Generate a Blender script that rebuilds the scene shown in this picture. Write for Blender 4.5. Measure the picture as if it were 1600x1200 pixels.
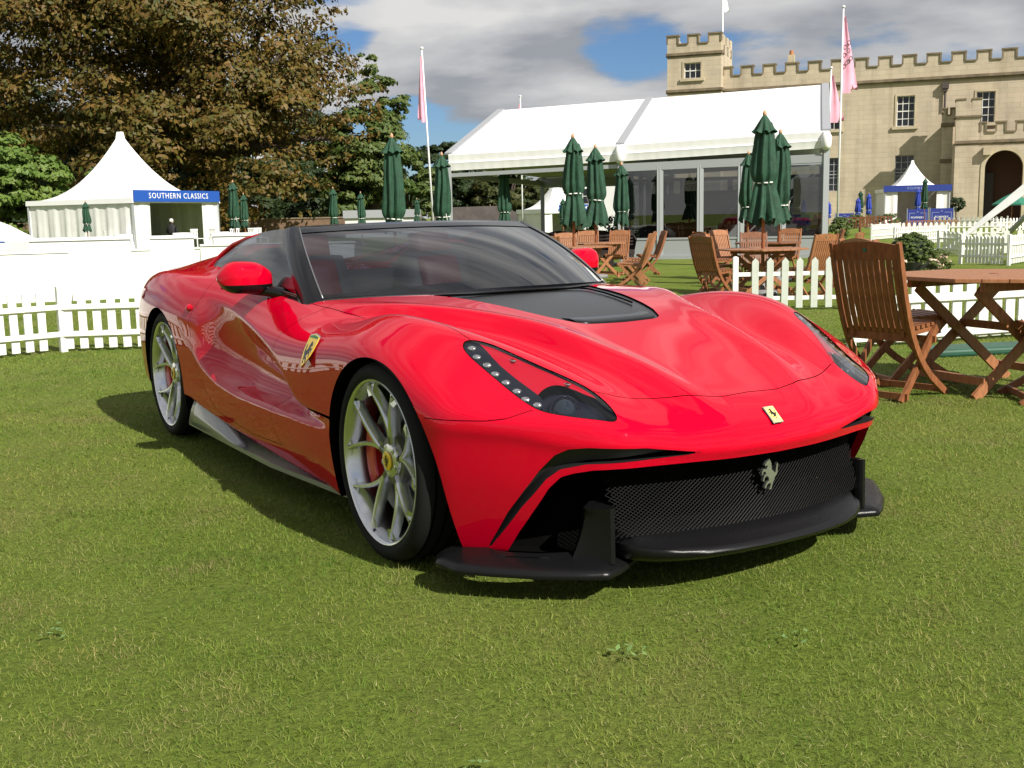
import bpy, bmesh, math, random
import numpy as np
from mathutils import Vector, Matrix, Euler
random.seed(7); RNG = np.random.RandomState(11)
scene = bpy.context.scene
COL = scene.collection
for o in list(bpy.data.objects): bpy.data.objects.remove(o)
rad = math.radians

# ---------------------------------------------------------------- camera
cam_d = bpy.data.cameras.new('camera'); cam = bpy.data.objects.new('camera', cam_d); COL.objects.link(cam)
scene.camera = cam
PITCH, ROLL, EYE, FPX = rad(8.6731), rad(-1.1652), 1.1671, 1717.47
fw = Vector((0, math.cos(PITCH), -math.sin(PITCH))); rt = Vector((1, 0, 0)); up = rt.cross(fw)
R_ = rt*math.cos(ROLL) + up*math.sin(ROLL); U_ = up*math.cos(ROLL) - rt*math.sin(ROLL)
m = Matrix(((R_.x, U_.x, -fw.x, 0), (R_.y, U_.y, -fw.y, 0), (R_.z, U_.z, -fw.z, EYE), (0, 0, 0, 1)))
cam.matrix_world = m
cam_d.sensor_width = 36; cam_d.lens = FPX/1600*36; cam_d.clip_start = .05; cam_d.clip_end = 3000

# ---------------------------------------------------------------- sky and sun
SUN_AZ, SUN_EL = math.atan2(-.771, .637), rad(39.5)      # direction towards the sun, world azimuth from +X
sd = Vector((math.cos(SUN_AZ)*math.cos(SUN_EL), math.sin(SUN_AZ)*math.cos(SUN_EL), math.sin(SUN_EL)))
sl = bpy.data.lights.new('sun', 'SUN'); sl.energy = 5.0; sl.angle = rad(.55); sl.color = (1, .95, .86)
so = bpy.data.objects.new('sun', sl); COL.objects.link(so)
so.rotation_euler = sd.to_track_quat('Z', 'Y').to_euler(); so.location = (20, -25, 30)
SKY_K, SKY_OFF = .28, (3.15, 1.6, .3)
world = bpy.data.worlds.new('World'); scene.world = world; world.use_nodes = True
wt = world.node_tree; wt.nodes.clear()
def wn(t, **k):
    n = wt.nodes.new(t)
    for a, b in k.items(): setattr(n, a, b)
    return n
def wl(a, b): wt.links.new(a, b)
out = wn('ShaderNodeOutputWorld'); bg = wn('ShaderNodeBackground'); bg.inputs['Strength'].default_value = .052
sky = wn('ShaderNodeTexSky', sky_type='NISHITA', sun_disc=False, sun_elevation=SUN_EL)
sky.sun_rotation = math.pi/2 - SUN_AZ
sky.air_density = 1.0; sky.dust_density = .25; sky.ozone_density = 1.6
tc = wn('ShaderNodeTexCoord'); sep = wn('ShaderNodeSeparateXYZ'); wl(tc.outputs['Generated'], sep.inputs[0])
def wm(op, a, b=None, clamp=False):
    n = wn('ShaderNodeMath', operation=op); n.use_clamp = clamp
    for i, v in enumerate((a, b)):
        if v is None: continue
        if isinstance(v, (int, float)): n.inputs[i].default_value = v
        else: wl(v, n.inputs[i])
    return n.outputs[0]
# cumulus field: noise over a flattened dome, stretched sideways, grey undersides and bright edges
zz = wm('ADD', wm('MAXIMUM', sep.outputs['Z'], 0), SKY_K)
cx_ = wm('DIVIDE', sep.outputs['X'], zz); cy_ = wm('DIVIDE', sep.outputs['Y'], zz)
cmb = wn('ShaderNodeCombineXYZ'); wl(cx_, cmb.inputs[0]); wl(cy_, cmb.inputs[1]); wl(wm('MULTIPLY', sep.outputs['Z'], 7.0), cmb.inputs[2])
def cloud(off, detail):
    mp = wn('ShaderNodeMapping'); wl(cmb.outputs[0], mp.inputs['Vector']); mp.inputs['Location'].default_value = off
    n = wn('ShaderNodeTexNoise'); wl(mp.outputs[0], n.inputs['Vector']); n.inputs['Scale'].default_value = 1.5
    n.inputs['Detail'].default_value = detail; n.inputs['Roughness'].default_value = .52; n.inputs['Distortion'].default_value = .15; return n.outputs['Fac']
OX, OY, OZ = SKY_OFF
d0 = cloud((OX, OY, OZ), 10); d1 = cloud((OX+.10, OY-.10, OZ+.35), 6)
for dv, c0, c1, k in (((0.1026, 0.9813, 0.1629), .9979, .9999, .15), ((-0.0930, 0.9934, 0.0668), .9988, .9999, .15), ((-0.1375, 0.9732, 0.1846), .9985, .9999, .16), ((.55, -.30, .78), .93, .99, .12), ((-.5, -.55, .66), .93, .99, .10)):      # breaks of blue
    vd = wn('ShaderNodeVectorMath', operation='DOT_PRODUCT'); wl(tc.outputs['Generated'], vd.inputs[0]); vd.inputs[1].default_value = dv
    mr = wn('ShaderNodeMapRange'); mr.interpolation_type = 'SMOOTHSTEP'; wl(vd.outputs['Value'], mr.inputs[0]); mr.inputs[1].default_value = c0; mr.inputs[2].default_value = c1; mr.inputs[4].default_value = k
    d0 = wm('SUBTRACT', d0, mr.outputs[0])
mask = wn('ShaderNodeMapRange'); mask.interpolation_type = 'SMOOTHSTEP'; wl(d0, mask.inputs[0])
mask.inputs[1].default_value = .325; mask.inputs[2].default_value = .415
lit = wm('MULTIPLY', wm('SUBTRACT', d0, d1), 4.0)
thick = wn('ShaderNodeMapRange'); wl(d0, thick.inputs[0]); thick.inputs[1].default_value = .40; thick.inputs[2].default_value = .58
shade = wm('ADD', wm('SUBTRACT', .70, wm('MULTIPLY', thick.outputs[0], .50)), lit, True)
ccol = wn('ShaderNodeMix', data_type='RGBA'); wl(shade, ccol.inputs['Factor'])
ccol.inputs['A'].default_value = (4.4, 4.65, 5.1, 1); ccol.inputs['B'].default_value = (9.8, 9.7, 9.6, 1)
mx = wn('ShaderNodeMix', data_type='RGBA'); wl(mask.outputs[0], mx.inputs['Factor'])
tint = wn('ShaderNodeMix', data_type='RGBA', blend_type='MULTIPLY'); tint.inputs['Factor'].default_value = 1; wl(sky.outputs[0], tint.inputs['A']); tint.inputs['B'].default_value = (.62, .82, 1.12, 1)
wl(tint.outputs['Result'], mx.inputs['A']); wl(ccol.outputs['Result'], mx.inputs['B'])
wl(mx.outputs['Result'], bg.inputs['Color']); wl(bg.outputs[0], out.inputs['Surface'])
scene.view_settings.view_transform = 'Standard'; scene.view_settings.look = 'None'
scene.view_settings.gamma = 1; scene.view_settings.use_curve_mapping = False; scene.view_settings.exposure = 0.55
scene.render.engine = 'CYCLES'
scene.cycles.max_bounces = 8; scene.cycles.transparent_max_bounces = 16; scene.cycles.glossy_bounces = 4
scene.cycles.caustics_reflective = False; scene.cycles.caustics_refractive = False

# ---------------------------------------------------------------- helpers: meshes
def tag(o, label=None, cat=None, group=None, kind=None):
    for k, v in (('label', label), ('category', cat), ('group', group), ('kind', kind)):
        if v: o[k] = v
    return o
def empty(name, loc=(0, 0, 0), rz=0, label=None, cat=None, group=None):
    o = bpy.data.objects.new(name, None); COL.objects.link(o); o.location = loc; o.rotation_euler = (0, 0, rz)
    o.empty_display_size = .2
    return tag(o, label, cat, group)
class MB:
    def __init__(s): s.v = []; s.f = []
    def add(s, vs, fs):
        n = len(s.v); s.v += [tuple(v) for v in vs]; s.f += [tuple(i+n for i in f) for f in fs]; return s
    def box(s, x0, x1, y0, y1, z0, z1):
        return s.add([(x, y, z) for z in (z0, z1) for y in (y0, y1) for x in (x0, x1)],
                     [(0, 2, 3, 1), (4, 5, 7, 6), (0, 1, 5, 4), (2, 6, 7, 3), (0, 4, 6, 2), (1, 3, 7, 5)])
    def bar(s, a, b, w, h, up=(0, 0, 1)):       # rectangular bar from a to b
        a, b = Vector(a), Vector(b); d = (b-a).normalized(); u = Vector(up)
        if abs(d.dot(u)) > .99: u = Vector((1, 0, 0))
        r = d.cross(u).normalized(); u = r.cross(d).normalized()
        vs = [p + r*(w/2*i) + u*(h/2*j) for p in (a, b) for i, j in ((-1, -1), (1, -1), (1, 1), (-1, 1))]
        return s.add(vs, [(3, 2, 1, 0), (4, 5, 6, 7), (0, 1, 5, 4), (1, 2, 6, 5), (2, 3, 7, 6), (3, 0, 4, 7)])
    def tube(s, pts, r, n=8, cap=True):
        pts = [Vector(p) for p in pts]; rs = r if hasattr(r, '__len__') else [r]*len(pts)
        rings = []; prev = None
        for i, p in enumerate(pts):
            d = (pts[min(i+1, len(pts)-1)] - pts[max(i-1, 0)]).normalized()
            if prev is None:
                a = Vector((0, 0, 1)) if abs(d.z) < .9 else Vector((1, 0, 0)); e1 = d.cross(a).normalized()
            else:
                e1 = (prev - d*prev.dot(d)).normalized()
            prev = e1; e2 = d.cross(e1)
            rings.append([p + (e1*math.cos(t) + e2*math.sin(t))*rs[i] for t in (2*math.pi*k/n for k in range(n))])
        vs = [v for rg in rings for v in rg]; fs = []
        for i in range(len(pts)-1):
            for k in range(n): fs.append((i*n+k, i*n+(k+1) % n, (i+1)*n+(k+1) % n, (i+1)*n+k))
        if cap: fs += [tuple(reversed(range(n))), tuple((len(pts)-1)*n+k for k in range(n))]
        return s.add(vs, fs)
    def lathe(s, prof, n=24, axis='Z', c=(0, 0, 0), cap=True):     # prof: (radius, height)
        vs = []; fs = []
        for r, h in prof:
            for k in range(n):
                t = 2*math.pi*k/n; a, b = r*math.cos(t), r*math.sin(t)
                p = {'Z': (a, b, h), 'Y': (a, h, b), 'X': (h, a, b)}[axis]; vs.append((p[0]+c[0], p[1]+c[1], p[2]+c[2]))
        for i in range(len(prof)-1):
            for k in range(n): fs.append((i*n+k, i*n+(k+1) % n, (i+1)*n+(k+1) % n, (i+1)*n+k))
        if cap: fs += [tuple(reversed(range(n))), tuple((len(prof)-1)*n+k for k in range(n))]
        return s.add(vs, fs)
    def grid(s, P):                              # P[i][j] points
        n, k = len(P), len(P[0])
        return s.add([q for row in P for q in row], [(i*k+j, i*k+j+1, (i+1)*k+j+1, (i+1)*k+j) for i in range(n-1) for j in range(k-1)])
    def prism(s, poly, h0, h1, f):                # poly 2D, f(u,v,h)->xyz ; caps triangulated by ngon
        n = len(poly)
        vs = [f(u, v, h0) for u, v in poly] + [f(u, v, h1) for u, v in poly]
        return s.add(vs, [tuple(reversed(range(n))), tuple(range(n, 2*n))] + [(i, (i+1) % n, n+(i+1) % n, n+i) for i in range(n)])
    def mesh(s, name, mat=None, smooth=False, fix=True):
        me = bpy.data.meshes.new(name); me.from_pydata(s.v, [], s.f); me.update()
        if fix:
            bm = bmesh.new(); bm.from_mesh(me); bmesh.ops.recalc_face_normals(bm, faces=bm.faces); bm.to_mesh(me); bm.free()
        if mat: me.materials.append(mat)
        if smooth:
            me.polygons.foreach_set('use_smooth', [True]*len(me.polygons))
            if smooth != True: me.set_sharp_from_angle(angle=rad(smooth))
        return me
    def build(s, name, mat=None, parent=None, smooth=False, fix=True, loc=None):
        return inst(name, s.mesh(name, mat, smooth, fix), parent, loc)
def inst(name, me, parent=None, loc=None, rot=None, sc=None):
    o = bpy.data.objects.new(name, me); COL.objects.link(o)
    if parent: o.parent = parent
    if loc is not None: o.location = loc
    if rot is not None: o.rotation_euler = rot
    if sc is not None: o.scale = sc
    return o
def bevel(o, w, seg=2, angle=40):
    b = o.modifiers.new('bevel', 'BEVEL'); b.width = w; b.segments = seg; b.limit_method = 'ANGLE'; b.angle_limit = rad(angle); return o
KIDS = {}
def copy_tree(o, parent=None):
    c = o.copy(); COL.objects.link(c)
    if parent: c.parent = parent
    if o not in KIDS: KIDS[o] = [k for k in o.children if True]
    for ch in KIDS[o]: copy_tree(ch, c)
    return c

# ---------------------------------------------------------------- helpers: materials
MATS = {}
def mat(name, col=(.5, .5, .5), rough=.5, metal=0, spec=.5, coat=0, coat_rough=.03, var=0, vscale=5, bump=0, bscale=40, vcol=None, sheen=0, emis=None, trans=0, detail=4, stretch=None, obj=True):
    if name in MATS: return MATS[name]
    m = bpy.data.materials.new(name); m.use_nodes = True; t = m.node_tree; b = t.nodes['Principled BSDF']
    I = b.inputs
    I['Base Color'].default_value = (*col, 1); I['Roughness'].default_value = rough; I['Metallic'].default_value = metal
    I['Specular IOR Level'].default_value = spec; I['Coat Weight'].default_value = coat; I['Coat Roughness'].default_value = coat_rough
    if trans: I['Transmission Weight'].default_value = trans
    vec = None
    if var or bump:
        tcn = t.nodes.new('ShaderNodeTexCoord'); mpn = t.nodes.new('ShaderNodeMapping'); t.links.new(tcn.outputs['Object'], mpn.inputs[0])
        if stretch: mpn.inputs['Scale'].default_value = stretch
        vec = mpn.outputs[0]
    if var:
        n = t.nodes.new('ShaderNodeTexNoise'); n.inputs['Scale'].default_value = vscale; n.inputs['Detail'].default_value = detail; n.inputs['Roughness'].default_value = .62
        t.links.new(vec, n.inputs['Vector'])
        r = t.nodes.new('ShaderNodeValToRGB'); t.links.new(n.outputs['Fac'], r.inputs[0])
        c2 = vcol or tuple(max(0, c*(1-var)) for c in col); c1 = tuple(min(1, c*(1+var*.5)) for c in col)
        r.color_ramp.elements[0].position = .32; r.color_ramp.elements[1].position = .68
        r.color_ramp.elements[0].color = (*c2, 1); r.color_ramp.elements[1].color = (*c1, 1)
        t.links.new(r.outputs[0], I['Base Color'])
    if bump:
        n = t.nodes.new('ShaderNodeTexNoise'); n.inputs['Scale'].default_value = bscale; n.inputs['Detail'].default_value = 5
        t.links.new(vec, n.inputs['Vector'])
        bn = t.nodes.new('ShaderNodeBump'); bn.inputs['Strength'].default_value = min(1, bump); bn.inputs['Distance'].default_value = .01
        t.links.new(n.outputs['Fac'], bn.inputs['Height']); t.links.new(bn.outputs[0], I['Normal'])
    MATS[name] = m; return m
def glass_mat(name, tint=(.8, .85, .85), ior=1.5, rough=0.0):
    if name in MATS: return MATS[name]
    m = bpy.data.materials.new(name); m.use_nodes = True; t = m.node_tree; t.nodes.clear()
    o = t.nodes.new('ShaderNodeOutputMaterial'); mix = t.nodes.new('ShaderNodeMixShader'); tr = t.nodes.new('ShaderNodeBsdfTransparent')
    gl = t.nodes.new('ShaderNodeBsdfGlossy'); fr = t.nodes.new('ShaderNodeFresnel'); fr.inputs['IOR'].default_value = ior
    geo = t.nodes.new('ShaderNodeNewGeometry'); vm = t.nodes.new('ShaderNodeMix'); vm.data_type = 'VECTOR'
    sc = t.nodes.new('ShaderNodeVectorMath'); sc.operation = 'SCALE'; sc.inputs[3].default_value = -1
    t.links.new(geo.outputs['Normal'], sc.inputs[0]); t.links.new(geo.outputs['Backfacing'], vm.inputs['Factor'])
    t.links.new(geo.outputs['Normal'], vm.inputs['A']); t.links.new(geo.outputs['Normal'], vm.inputs['B'])
    tr.inputs[0].default_value = (*tint, 1); gl.inputs['Roughness'].default_value = rough; gl.inputs[0].default_value = (1, 1, 1, 1)
    lw = t.nodes.new('ShaderNodeLayerWeight'); lw.inputs['Blend'].default_value = .5
    # Schlick fresnel from the facing term (same from both sides of the thin pane)
    p = t.nodes.new('ShaderNodeMath'); p.operation = 'POWER'; p.inputs[1].default_value = 4.0; t.links.new(lw.outputs['Facing'], p.inputs[0])
    f0 = ((ior-1)/(ior+1))**2*2
    ma = t.nodes.new('ShaderNodeMath'); ma.operation = 'MULTIPLY_ADD'; ma.inputs[1].default_value = 1-f0; ma.inputs[2].default_value = f0
    t.links.new(p.outputs[0], ma.inputs[0])
    t.links.new(ma.outputs[0], mix.inputs[0]); t.links.new(tr.outputs[0], mix.inputs[1]); t.links.new(gl.outputs[0], mix.inputs[2])
    t.links.new(mix.outputs[0], o.inputs[0])
    for n in (fr, vm, sc, geo): t.nodes.remove(n)
    MATS[name] = m; return m

M_WHITE = mat('white_painted_wood', (.78, .78, .74), .55, var=.08, vscale=9)
M_BLACK = mat('satin_black_trim', (.014, .014, .015), .42, bump=.12, bscale=900)
M_VOID = mat('dark_cavity', (.004, .004, .004), .9, spec=0)

# ---------------------------------------------------------------- numeric helpers
def spl(xs, ys):
    """monotone cubic (PCHIP) through the points; returns a vectorised function"""
    xs = np.asarray(xs, float); ys = np.asarray(ys, float)
    if xs[0] > xs[-1]: xs, ys = xs[::-1], ys[::-1]
    h = np.diff(xs); d = np.diff(ys)/h; n = len(xs); mm = np.zeros(n)
    if n > 2:
        w1 = 2*h[1:]+h[:-1]; w2 = h[1:]+2*h[:-1]; ok = d[:-1]*d[1:] > 0
        with np.errstate(all='ignore'): mm[1:-1] = np.where(ok, (w1+w2)/(w1/d[:-1]+w2/d[1:]), 0)
    mm[0], mm[-1] = d[0], d[-1]
    def f(x):
        x = np.clip(np.asarray(x, float), xs[0], xs[-1]); i = np.clip(np.searchsorted(xs, x)-1, 0, n-2)
        t = (x-xs[i])/h[i]
        return (2*t**3-3*t**2+1)*ys[i]+(t**3-2*t**2+t)*h[i]*mm[i]+(-2*t**3+3*t**2)*ys[i+1]+(t**3-t**2)*h[i]*mm[i+1]
    return f
def nspl(xs, ys):
    """natural cubic spline"""
    xs = np.asarray(xs, float); ys = np.asarray(ys, float)
    if xs[0] > xs[-1]: xs, ys = xs[::-1], ys[::-1]
    n = len(xs); h = np.diff(xs); A = np.eye(n); r = np.zeros(n)
    for i in range(1, n-1):
        A[i, i-1:i+2] = h[i-1], 2*(h[i-1]+h[i]), h[i]; r[i] = 6*((ys[i+1]-ys[i])/h[i]-(ys[i]-ys[i-1])/h[i-1])
    M2 = np.linalg.solve(A, r)
    def f(x):
        x = np.clip(np.asarray(x, float), xs[0], xs[-1]); i = np.clip(np.searchsorted(xs, x)-1, 0, n-2)
        a = xs[i+1]-x; b = x-xs[i]; hh = h[i]
        return (M2[i]*a**3+M2[i+1]*b**3)/(6*hh)+(ys[i]/hh-M2[i]*hh/6)*a+(ys[i+1]/hh-M2[i+1]*hh/6)*b
    return f
def blur(A, s, ax):
    if s <= 0: return A
    k = int(3*s)+1; w = np.exp(-.5*(np.arange(-k, k+1)/s)**2); w /= w.sum()
    P = np.pad(A, [(k, k) if i == ax else (0, 0) for i in range(A.ndim)], mode='edge')
    return sum(w[j]*np.take(P, np.arange(j, j+A.shape[ax]), axis=ax) for j in range(2*k+1))
def sdf_poly(P, poly):
    """signed distance of P (n,2) to a closed polygon, negative inside"""
    poly = np.asarray(poly, float); d = np.full(len(P), 1e9); ins = np.zeros(len(P), bool)
    for a, b in zip(poly, np.roll(poly, -1, 0)):
        e = b-a; w = P-a; t = np.clip((w@e)/(e@e+1e-12), 0, 1); q = w-t[:, None]*e
        d = np.minimum(d, np.hypot(q[:, 0], q[:, 1]))
        c = (a[1] > P[:, 1]) != (b[1] > P[:, 1])
        with np.errstate(all='ignore'): xx = (b[0]-a[0])*(P[:, 1]-a[1])/(b[1]-a[1])+a[0]
        ins ^= c & (P[:, 0] < xx)
    return np.where(ins, -d, d)
def dist_line(P, line):
    line = np.asarray(line, float); d = np.full(len(P), 1e9)
    for a, b in zip(line[:-1], line[1:]):
        e = b-a; w = P-a; t = np.clip((w@e)/(e@e+1e-12), 0, 1); q = w-t[:, None]*e
        d = np.minimum(d, np.hypot(q[:, 0], q[:, 1]))
    return d
def smooth_poly(poly, n=3):
    """corner cutting (Chaikin) of a closed polygon"""
    p = np.asarray(poly, float)
    for _ in range(n):
        q = np.roll(p, -1, 0); p = np.stack([.75*p+.25*q, .25*p+.75*q], 1).reshape(-1, 2)
    return p
def clip(mesh, g):
    """split triangle mesh (V,N,T) at g=0; returns (inside g<0, outside)"""
    V, Nn, T = mesh
    if len(T) == 0: return mesh, mesh
    g = np.where(np.abs(g) < 1e-7, 1e-7, g); s = g[T] < 0; c = s.sum(1)
    tin = [T[c == 3]]; tout = [T[c == 0]]
    vs = [V]; ns = [Nn]; base = len(V)
    mixed = T[(c == 1) | (c == 2)]
    if len(mixed):
        sm = g[mixed] < 0; cm = sm.sum(1); lone = np.where((cm == 1)[:, None], sm, ~sm).argmax(1)
        i0 = mixed[np.arange(len(mixed)), lone]; i1 = mixed[np.arange(len(mixed)), (lone+1) % 3]; i2 = mixed[np.arange(len(mixed)), (lone+2) % 3]
        def cut(a, b):
            lo, hi = np.minimum(a, b), np.maximum(a, b); t = (g[lo]/(g[lo]-g[hi]))[:, None]
            return lo, hi, t
        key = []
        for a, b in ((i0, i1), (i0, i2)):
            lo, hi, t = cut(a, b); key.append((lo, hi, t))
        lo = np.r_[key[0][0], key[1][0]]; hi = np.r_[key[0][1], key[1][1]]; t = np.r_[key[0][2], key[1][2]]
        k = lo.astype(np.int64)*(base+1)+hi; uk, first, inv = np.unique(k, return_index=True, return_inverse=True)
        nv = V[lo[first]]*(1-t[first])+V[hi[first]]*t[first]; nn = Nn[lo[first]]*(1-t[first])+Nn[hi[first]]*t[first]
        nn /= np.linalg.norm(nn, axis=1, keepdims=True)+1e-12
        vs.append(nv); ns.append(nn); e1 = base+inv[:len(mixed)]; e2 = base+inv[len(mixed):]
        tl = np.stack([i0, e1, e2], 1); tq = np.concatenate([np.stack([e1, i1, i2], 1), np.stack([e1, i2, e2], 1)])
        li = cm == 1; li2 = np.r_[li, li]
        tin += [tl[li], tq[~li2]]; tout += [tl[~li], tq[li2]]
    V2 = np.concatenate(vs); N2 = np.concatenate(ns)
    def pack(t):
        t = np.concatenate(t); u, inv = np.unique(t, return_inverse=True)
        return V2[u], N2[u], inv.reshape(-1, 3)
    return pack(tin), pack(tout)
def join(*ms):
    vs = []; ns = []; ts = []; b = 0
    for V, Nn, T in ms: vs.append(V); ns.append(Nn); ts.append(T+b); b += len(V)
    return np.concatenate(vs), np.concatenate(ns), np.concatenate(ts)
def npmesh(name, mesh, mt, parent=None, normals=True):
    V, Nn, T = mesh
    me = bpy.data.meshes.new(name); me.vertices.add(len(V)); me.vertices.foreach_set('co', V.astype(np.float32).ravel())
    me.loops.add(len(T)*3); me.polygons.add(len(T)); me.loops.foreach_set('vertex_index', T.astype(np.int32).ravel())
    me.polygons.foreach_set('loop_start', np.arange(0, len(T)*3, 3, dtype=np.int32)); me.update(calc_edges=True); me.validate()
    me.polygons.foreach_set('use_smooth', np.ones(len(me.polygons), bool))
    if mt: me.materials.append(mt)
    if normals and len(me.vertices) == len(Nn): me.normals_split_custom_set_from_vertices(Nn.astype(np.float32))
    return inst(name, me, parent)

# ================================================================ CAR
# car frame: X forward from the front axle, Y to the car's left, Z up
CAR_P, CAR_YAW = (.3472, 4.1774, 0), rad(-58.185)
car = empty('sports_car', CAR_P, CAR_YAW, 'red open two-seat sports car with silver Y-spoke wheels parked on the lawn', 'car')
def paint_mat():
    m = mat('red_car_paint', (.50, .0, .016), .42, coat=1, coat_rough=.006, spec=0)
    m.node_tree.nodes['Principled BSDF'].inputs['Coat IOR'].default_value = 1.37
    return m
M_RED = paint_mat()
M_GLOSSB = mat('gloss_black', (.005, .005, .006), .25, coat=.45, coat_rough=.04, spec=.2)
M_CARBON = mat('satin_carbon_black', (.006, .006, .0065), .27, spec=.28, bump=.1, bscale=700)
M_TYRE = mat('tyre_rubber', (.007, .007, .007), .8, spec=.25, bump=.15, bscale=120)
M_RIM = mat('silver_alloy', (.70, .71, .72), .24, metal=1, var=.06, vscale=20)
M_CHROME = mat('polished_chrome', (.8, .8, .78), .12, metal=1)
M_YELLOW = mat('badge_yellow', (.85, .55, .02), .35, coat=.6)
M_SILL = mat('grey_sill_paint', (.16, .165, .17), .3, coat=.5, coat_rough=.1)
M_LEATHER = mat('dark_leather', (.05, .045, .045), .55, bump=.2, bscale=60)
M_REDLEA = mat('red_leather', (.16, .006, .010), .5, bump=.15, bscale=60)
M_GLASS = glass_mat('tinted_glass', (.085, .10, .125), 1.43)
M_LENS = glass_mat('lamp_lens', (.86, .88, .9), 1.33)
M_DISC = mat('brake_disc_steel', (.22, .21, .2), .4, metal=1)
M_DUMMY = None

# ---- top surface z = T(x, y): stations along x, columns across
SX = [1.02, .93, .85, .75, .6, .4, .2, 0, -.2, -.4, -.6, -.8, -1.1, -1.6, -2.1, -2.65, -3.1, -3.4, -3.7]
def col(vals): return nspl(SX, vals)
#        1.02  .93   .85   .75   .6    .4    .2    0     -.2   -.4   -.6   -.8   -1.1  -1.6  -2.1  -2.65 -3.1  -3.4  -3.7
C0z = col([.500, .537, .571, .605, .655, .712, .758, .795, .825, .848, .862, .872, .88, .88, .90, .925, .92, .90, .87])
Ry = col([.140, .165, .190, .226, .269, .322, .366, .430, .530, .630, .700, .735, .760, .775, .78, .70, .62, .60, .60])
Rz = col([.495, .533, .569, .615, .676, .731, .777, .805, .829, .838, .833, .828, .836, .872, .925, .935, .925, .90, .87])
Vy = col([.28, .32, .36, .40, .43, .445, .46, .515, .60, .69, .755, .79, .815, .83, .83, .78, .72, .70, .70])
Vz = col([.475, .518, .550, .590, .640, .683, .722, .752, .773, .784, .790, .797, .808, .842, .895, .92, .915, .89, .86])
Cy = col([.42, .45, .475, .505, .55, .65, .745, .785, .785, .765, .785, .825, .85, .86, .87, .88, .86, .84, .82])
Cz = col([.465, .508, .543, .590, .664, .742, .797, .828, .831, .806, .782, .782, .790, .818, .868, .902, .892, .85, .79])
Oy = col([.60, .63, .66, .695, .735, .785, .855, .885, .885, .87, .875, .89, .905, .91, .92, .935, .92, .90, .88])
Oz = col([.44, .478, .512, .548, .600, .690, .752, .785, .788, .772, .752, .745, .748, .765, .815, .862, .848, .80, .73])
Ez = col([.35, .37, .38, .40, .43, .54, .62, .665, .67, .66, .65, .64, .63, .64, .69, .74, .73, .68, .60])
H = .0115
GX = np.arange(-3.72, 1.02, H); GY = np.arange(-1.06, 1.0601, H); GZ = np.arange(.09, 1.12, H)
ya = np.abs(GY)
T = np.zeros((len(GX), len(GY)))
for i, x in enumerate(GX):
    ry, rz = float(Ry(x)), float(Rz(x)); c0 = float(C0z(x))
    ys = [-ry, 0, ry*.6, ry, float(Vy(x)), float(Cy(x)), float(Oy(x)), 1.03, 1.10]
    mid = c0+(rz-c0)*.30
    zs = [rz, c0, mid, rz, float(Vz(x)), float(Cz(x)), float(Oz(x)), float(Ez(x)), float(Ez(x))-.12]
    T[i] = spl(ys, zs)(ya)
# fairings behind the seats
A_ = spl([-3.72, -3.3, -2.9, -2.5, -2.22, -2.1, -2.02, -1.9, 1.1], [0, .005, .035, .09, .135, .12, .02, 0, 0])(GX)
T += A_[:, None]*np.exp(-((ya-.50)/.21)**4)[None, :]
# crisp crease along the bonnet ridge
cr = spl([-1.2, -.8, -.4, .1, .6, .8, .93, 1.05], [0, .003, .009, .012, .012, .010, .004, 0])(GX)
Ts = blur(blur(T, 3.2, 0), .9, 1)
Ts = Ts + blur(cr[:, None]*np.maximum(0, 1-np.abs(ya[None, :]-Ry(GX)[:, None])/.075), .45, 1)
# ---- side surface |y| = S(x, z)
zk = [.10, .25, .40, .55, .68, .78, .90, 1.12]
def prof(tab):
    xs = sorted(tab, reverse=True); return [nspl(xs, [tab[x][k] for x in xs]) for k in range(len(zk))]
side = prof({1.02: [.90, .90, .90, .90, .90, .88, .86, .84], .45: [.865, .905, .935, .945, .93, .89, .82, .78], .2: [.93, .955, .978, .983, .975, .955, .90, .86],
  0: [.96, .975, .985, .990, .985, .965, .92, .90], -.3: [.955, .965, .977, .981, .976, .955, .92, .90], -.6: [.95, .965, .975, .978, .966, .935, .90, .88],
  -1.0: [.95, .96, .968, .968, .948, .905, .86, .84], -1.5: [.95, .96, .965, .960, .935, .89, .845, .82], -2.0: [.95, .96, .965, .962, .948, .92, .885, .86],
  -2.5: [.955, .97, .98, .986, .982, .965, .93, .90], -2.8: [.955, .97, .98, .986, .982, .965, .93, .90], -3.2: [.92, .94, .955, .962, .955, .935, .90, .88], -3.72: [.82, .85, .87, .88, .87, .85, .82, .80]})
S = np.stack([spl(zk, [float(p(x)) for p in side])(GZ) for x in GX])
zc1 = spl([.3, -.25, -.5, -.66, -.72, -.8, -.9, -1.05, -1.25, -1.5, -1.85, -2.2], [.455, .455, .452, .458, .475, .525, .585, .64, .69, .74, .80, .84])(GX)
zc2 = spl([.3, -.25, -.6, -1.0, -1.4, -1.75, -2.0, -2.2, -2.4], [.405, .405, .405, .392, .39, .41, .465, .56, .66])(GX)
dep = spl([.3, -.33, -.45, -.60, -.75, -1.0, -1.4, -1.75, -1.98, -2.12, -2.3], [0, .0, .014, .036, .07, .105, .105, .075, .03, .006, 0])(GX)
tt = (zc1[:, None]-GZ[None, :])/np.maximum(zc1-zc2, .015)[:, None]
shape = spl([-.5, 0, .12, .35, .62, .80, .92, 1.0, 1.5], [0, 0, .30, .74, 1.0, .86, .42, 0, 0])(tt)
S = S - dep[:, None]*shape
# lower panel tucks under towards the sill; arch lips flare a little
S = S - .05*np.clip((.30-GZ)/.2, 0, 1)[None, :]**1.6*np.clip((-GX-.25)/.3, 0, 1)[:, None]*np.clip((GX+2.4)/.3, 0, 1)[:, None]
S = blur(S, .7, 1); S = blur(S, .8, 0)
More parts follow.
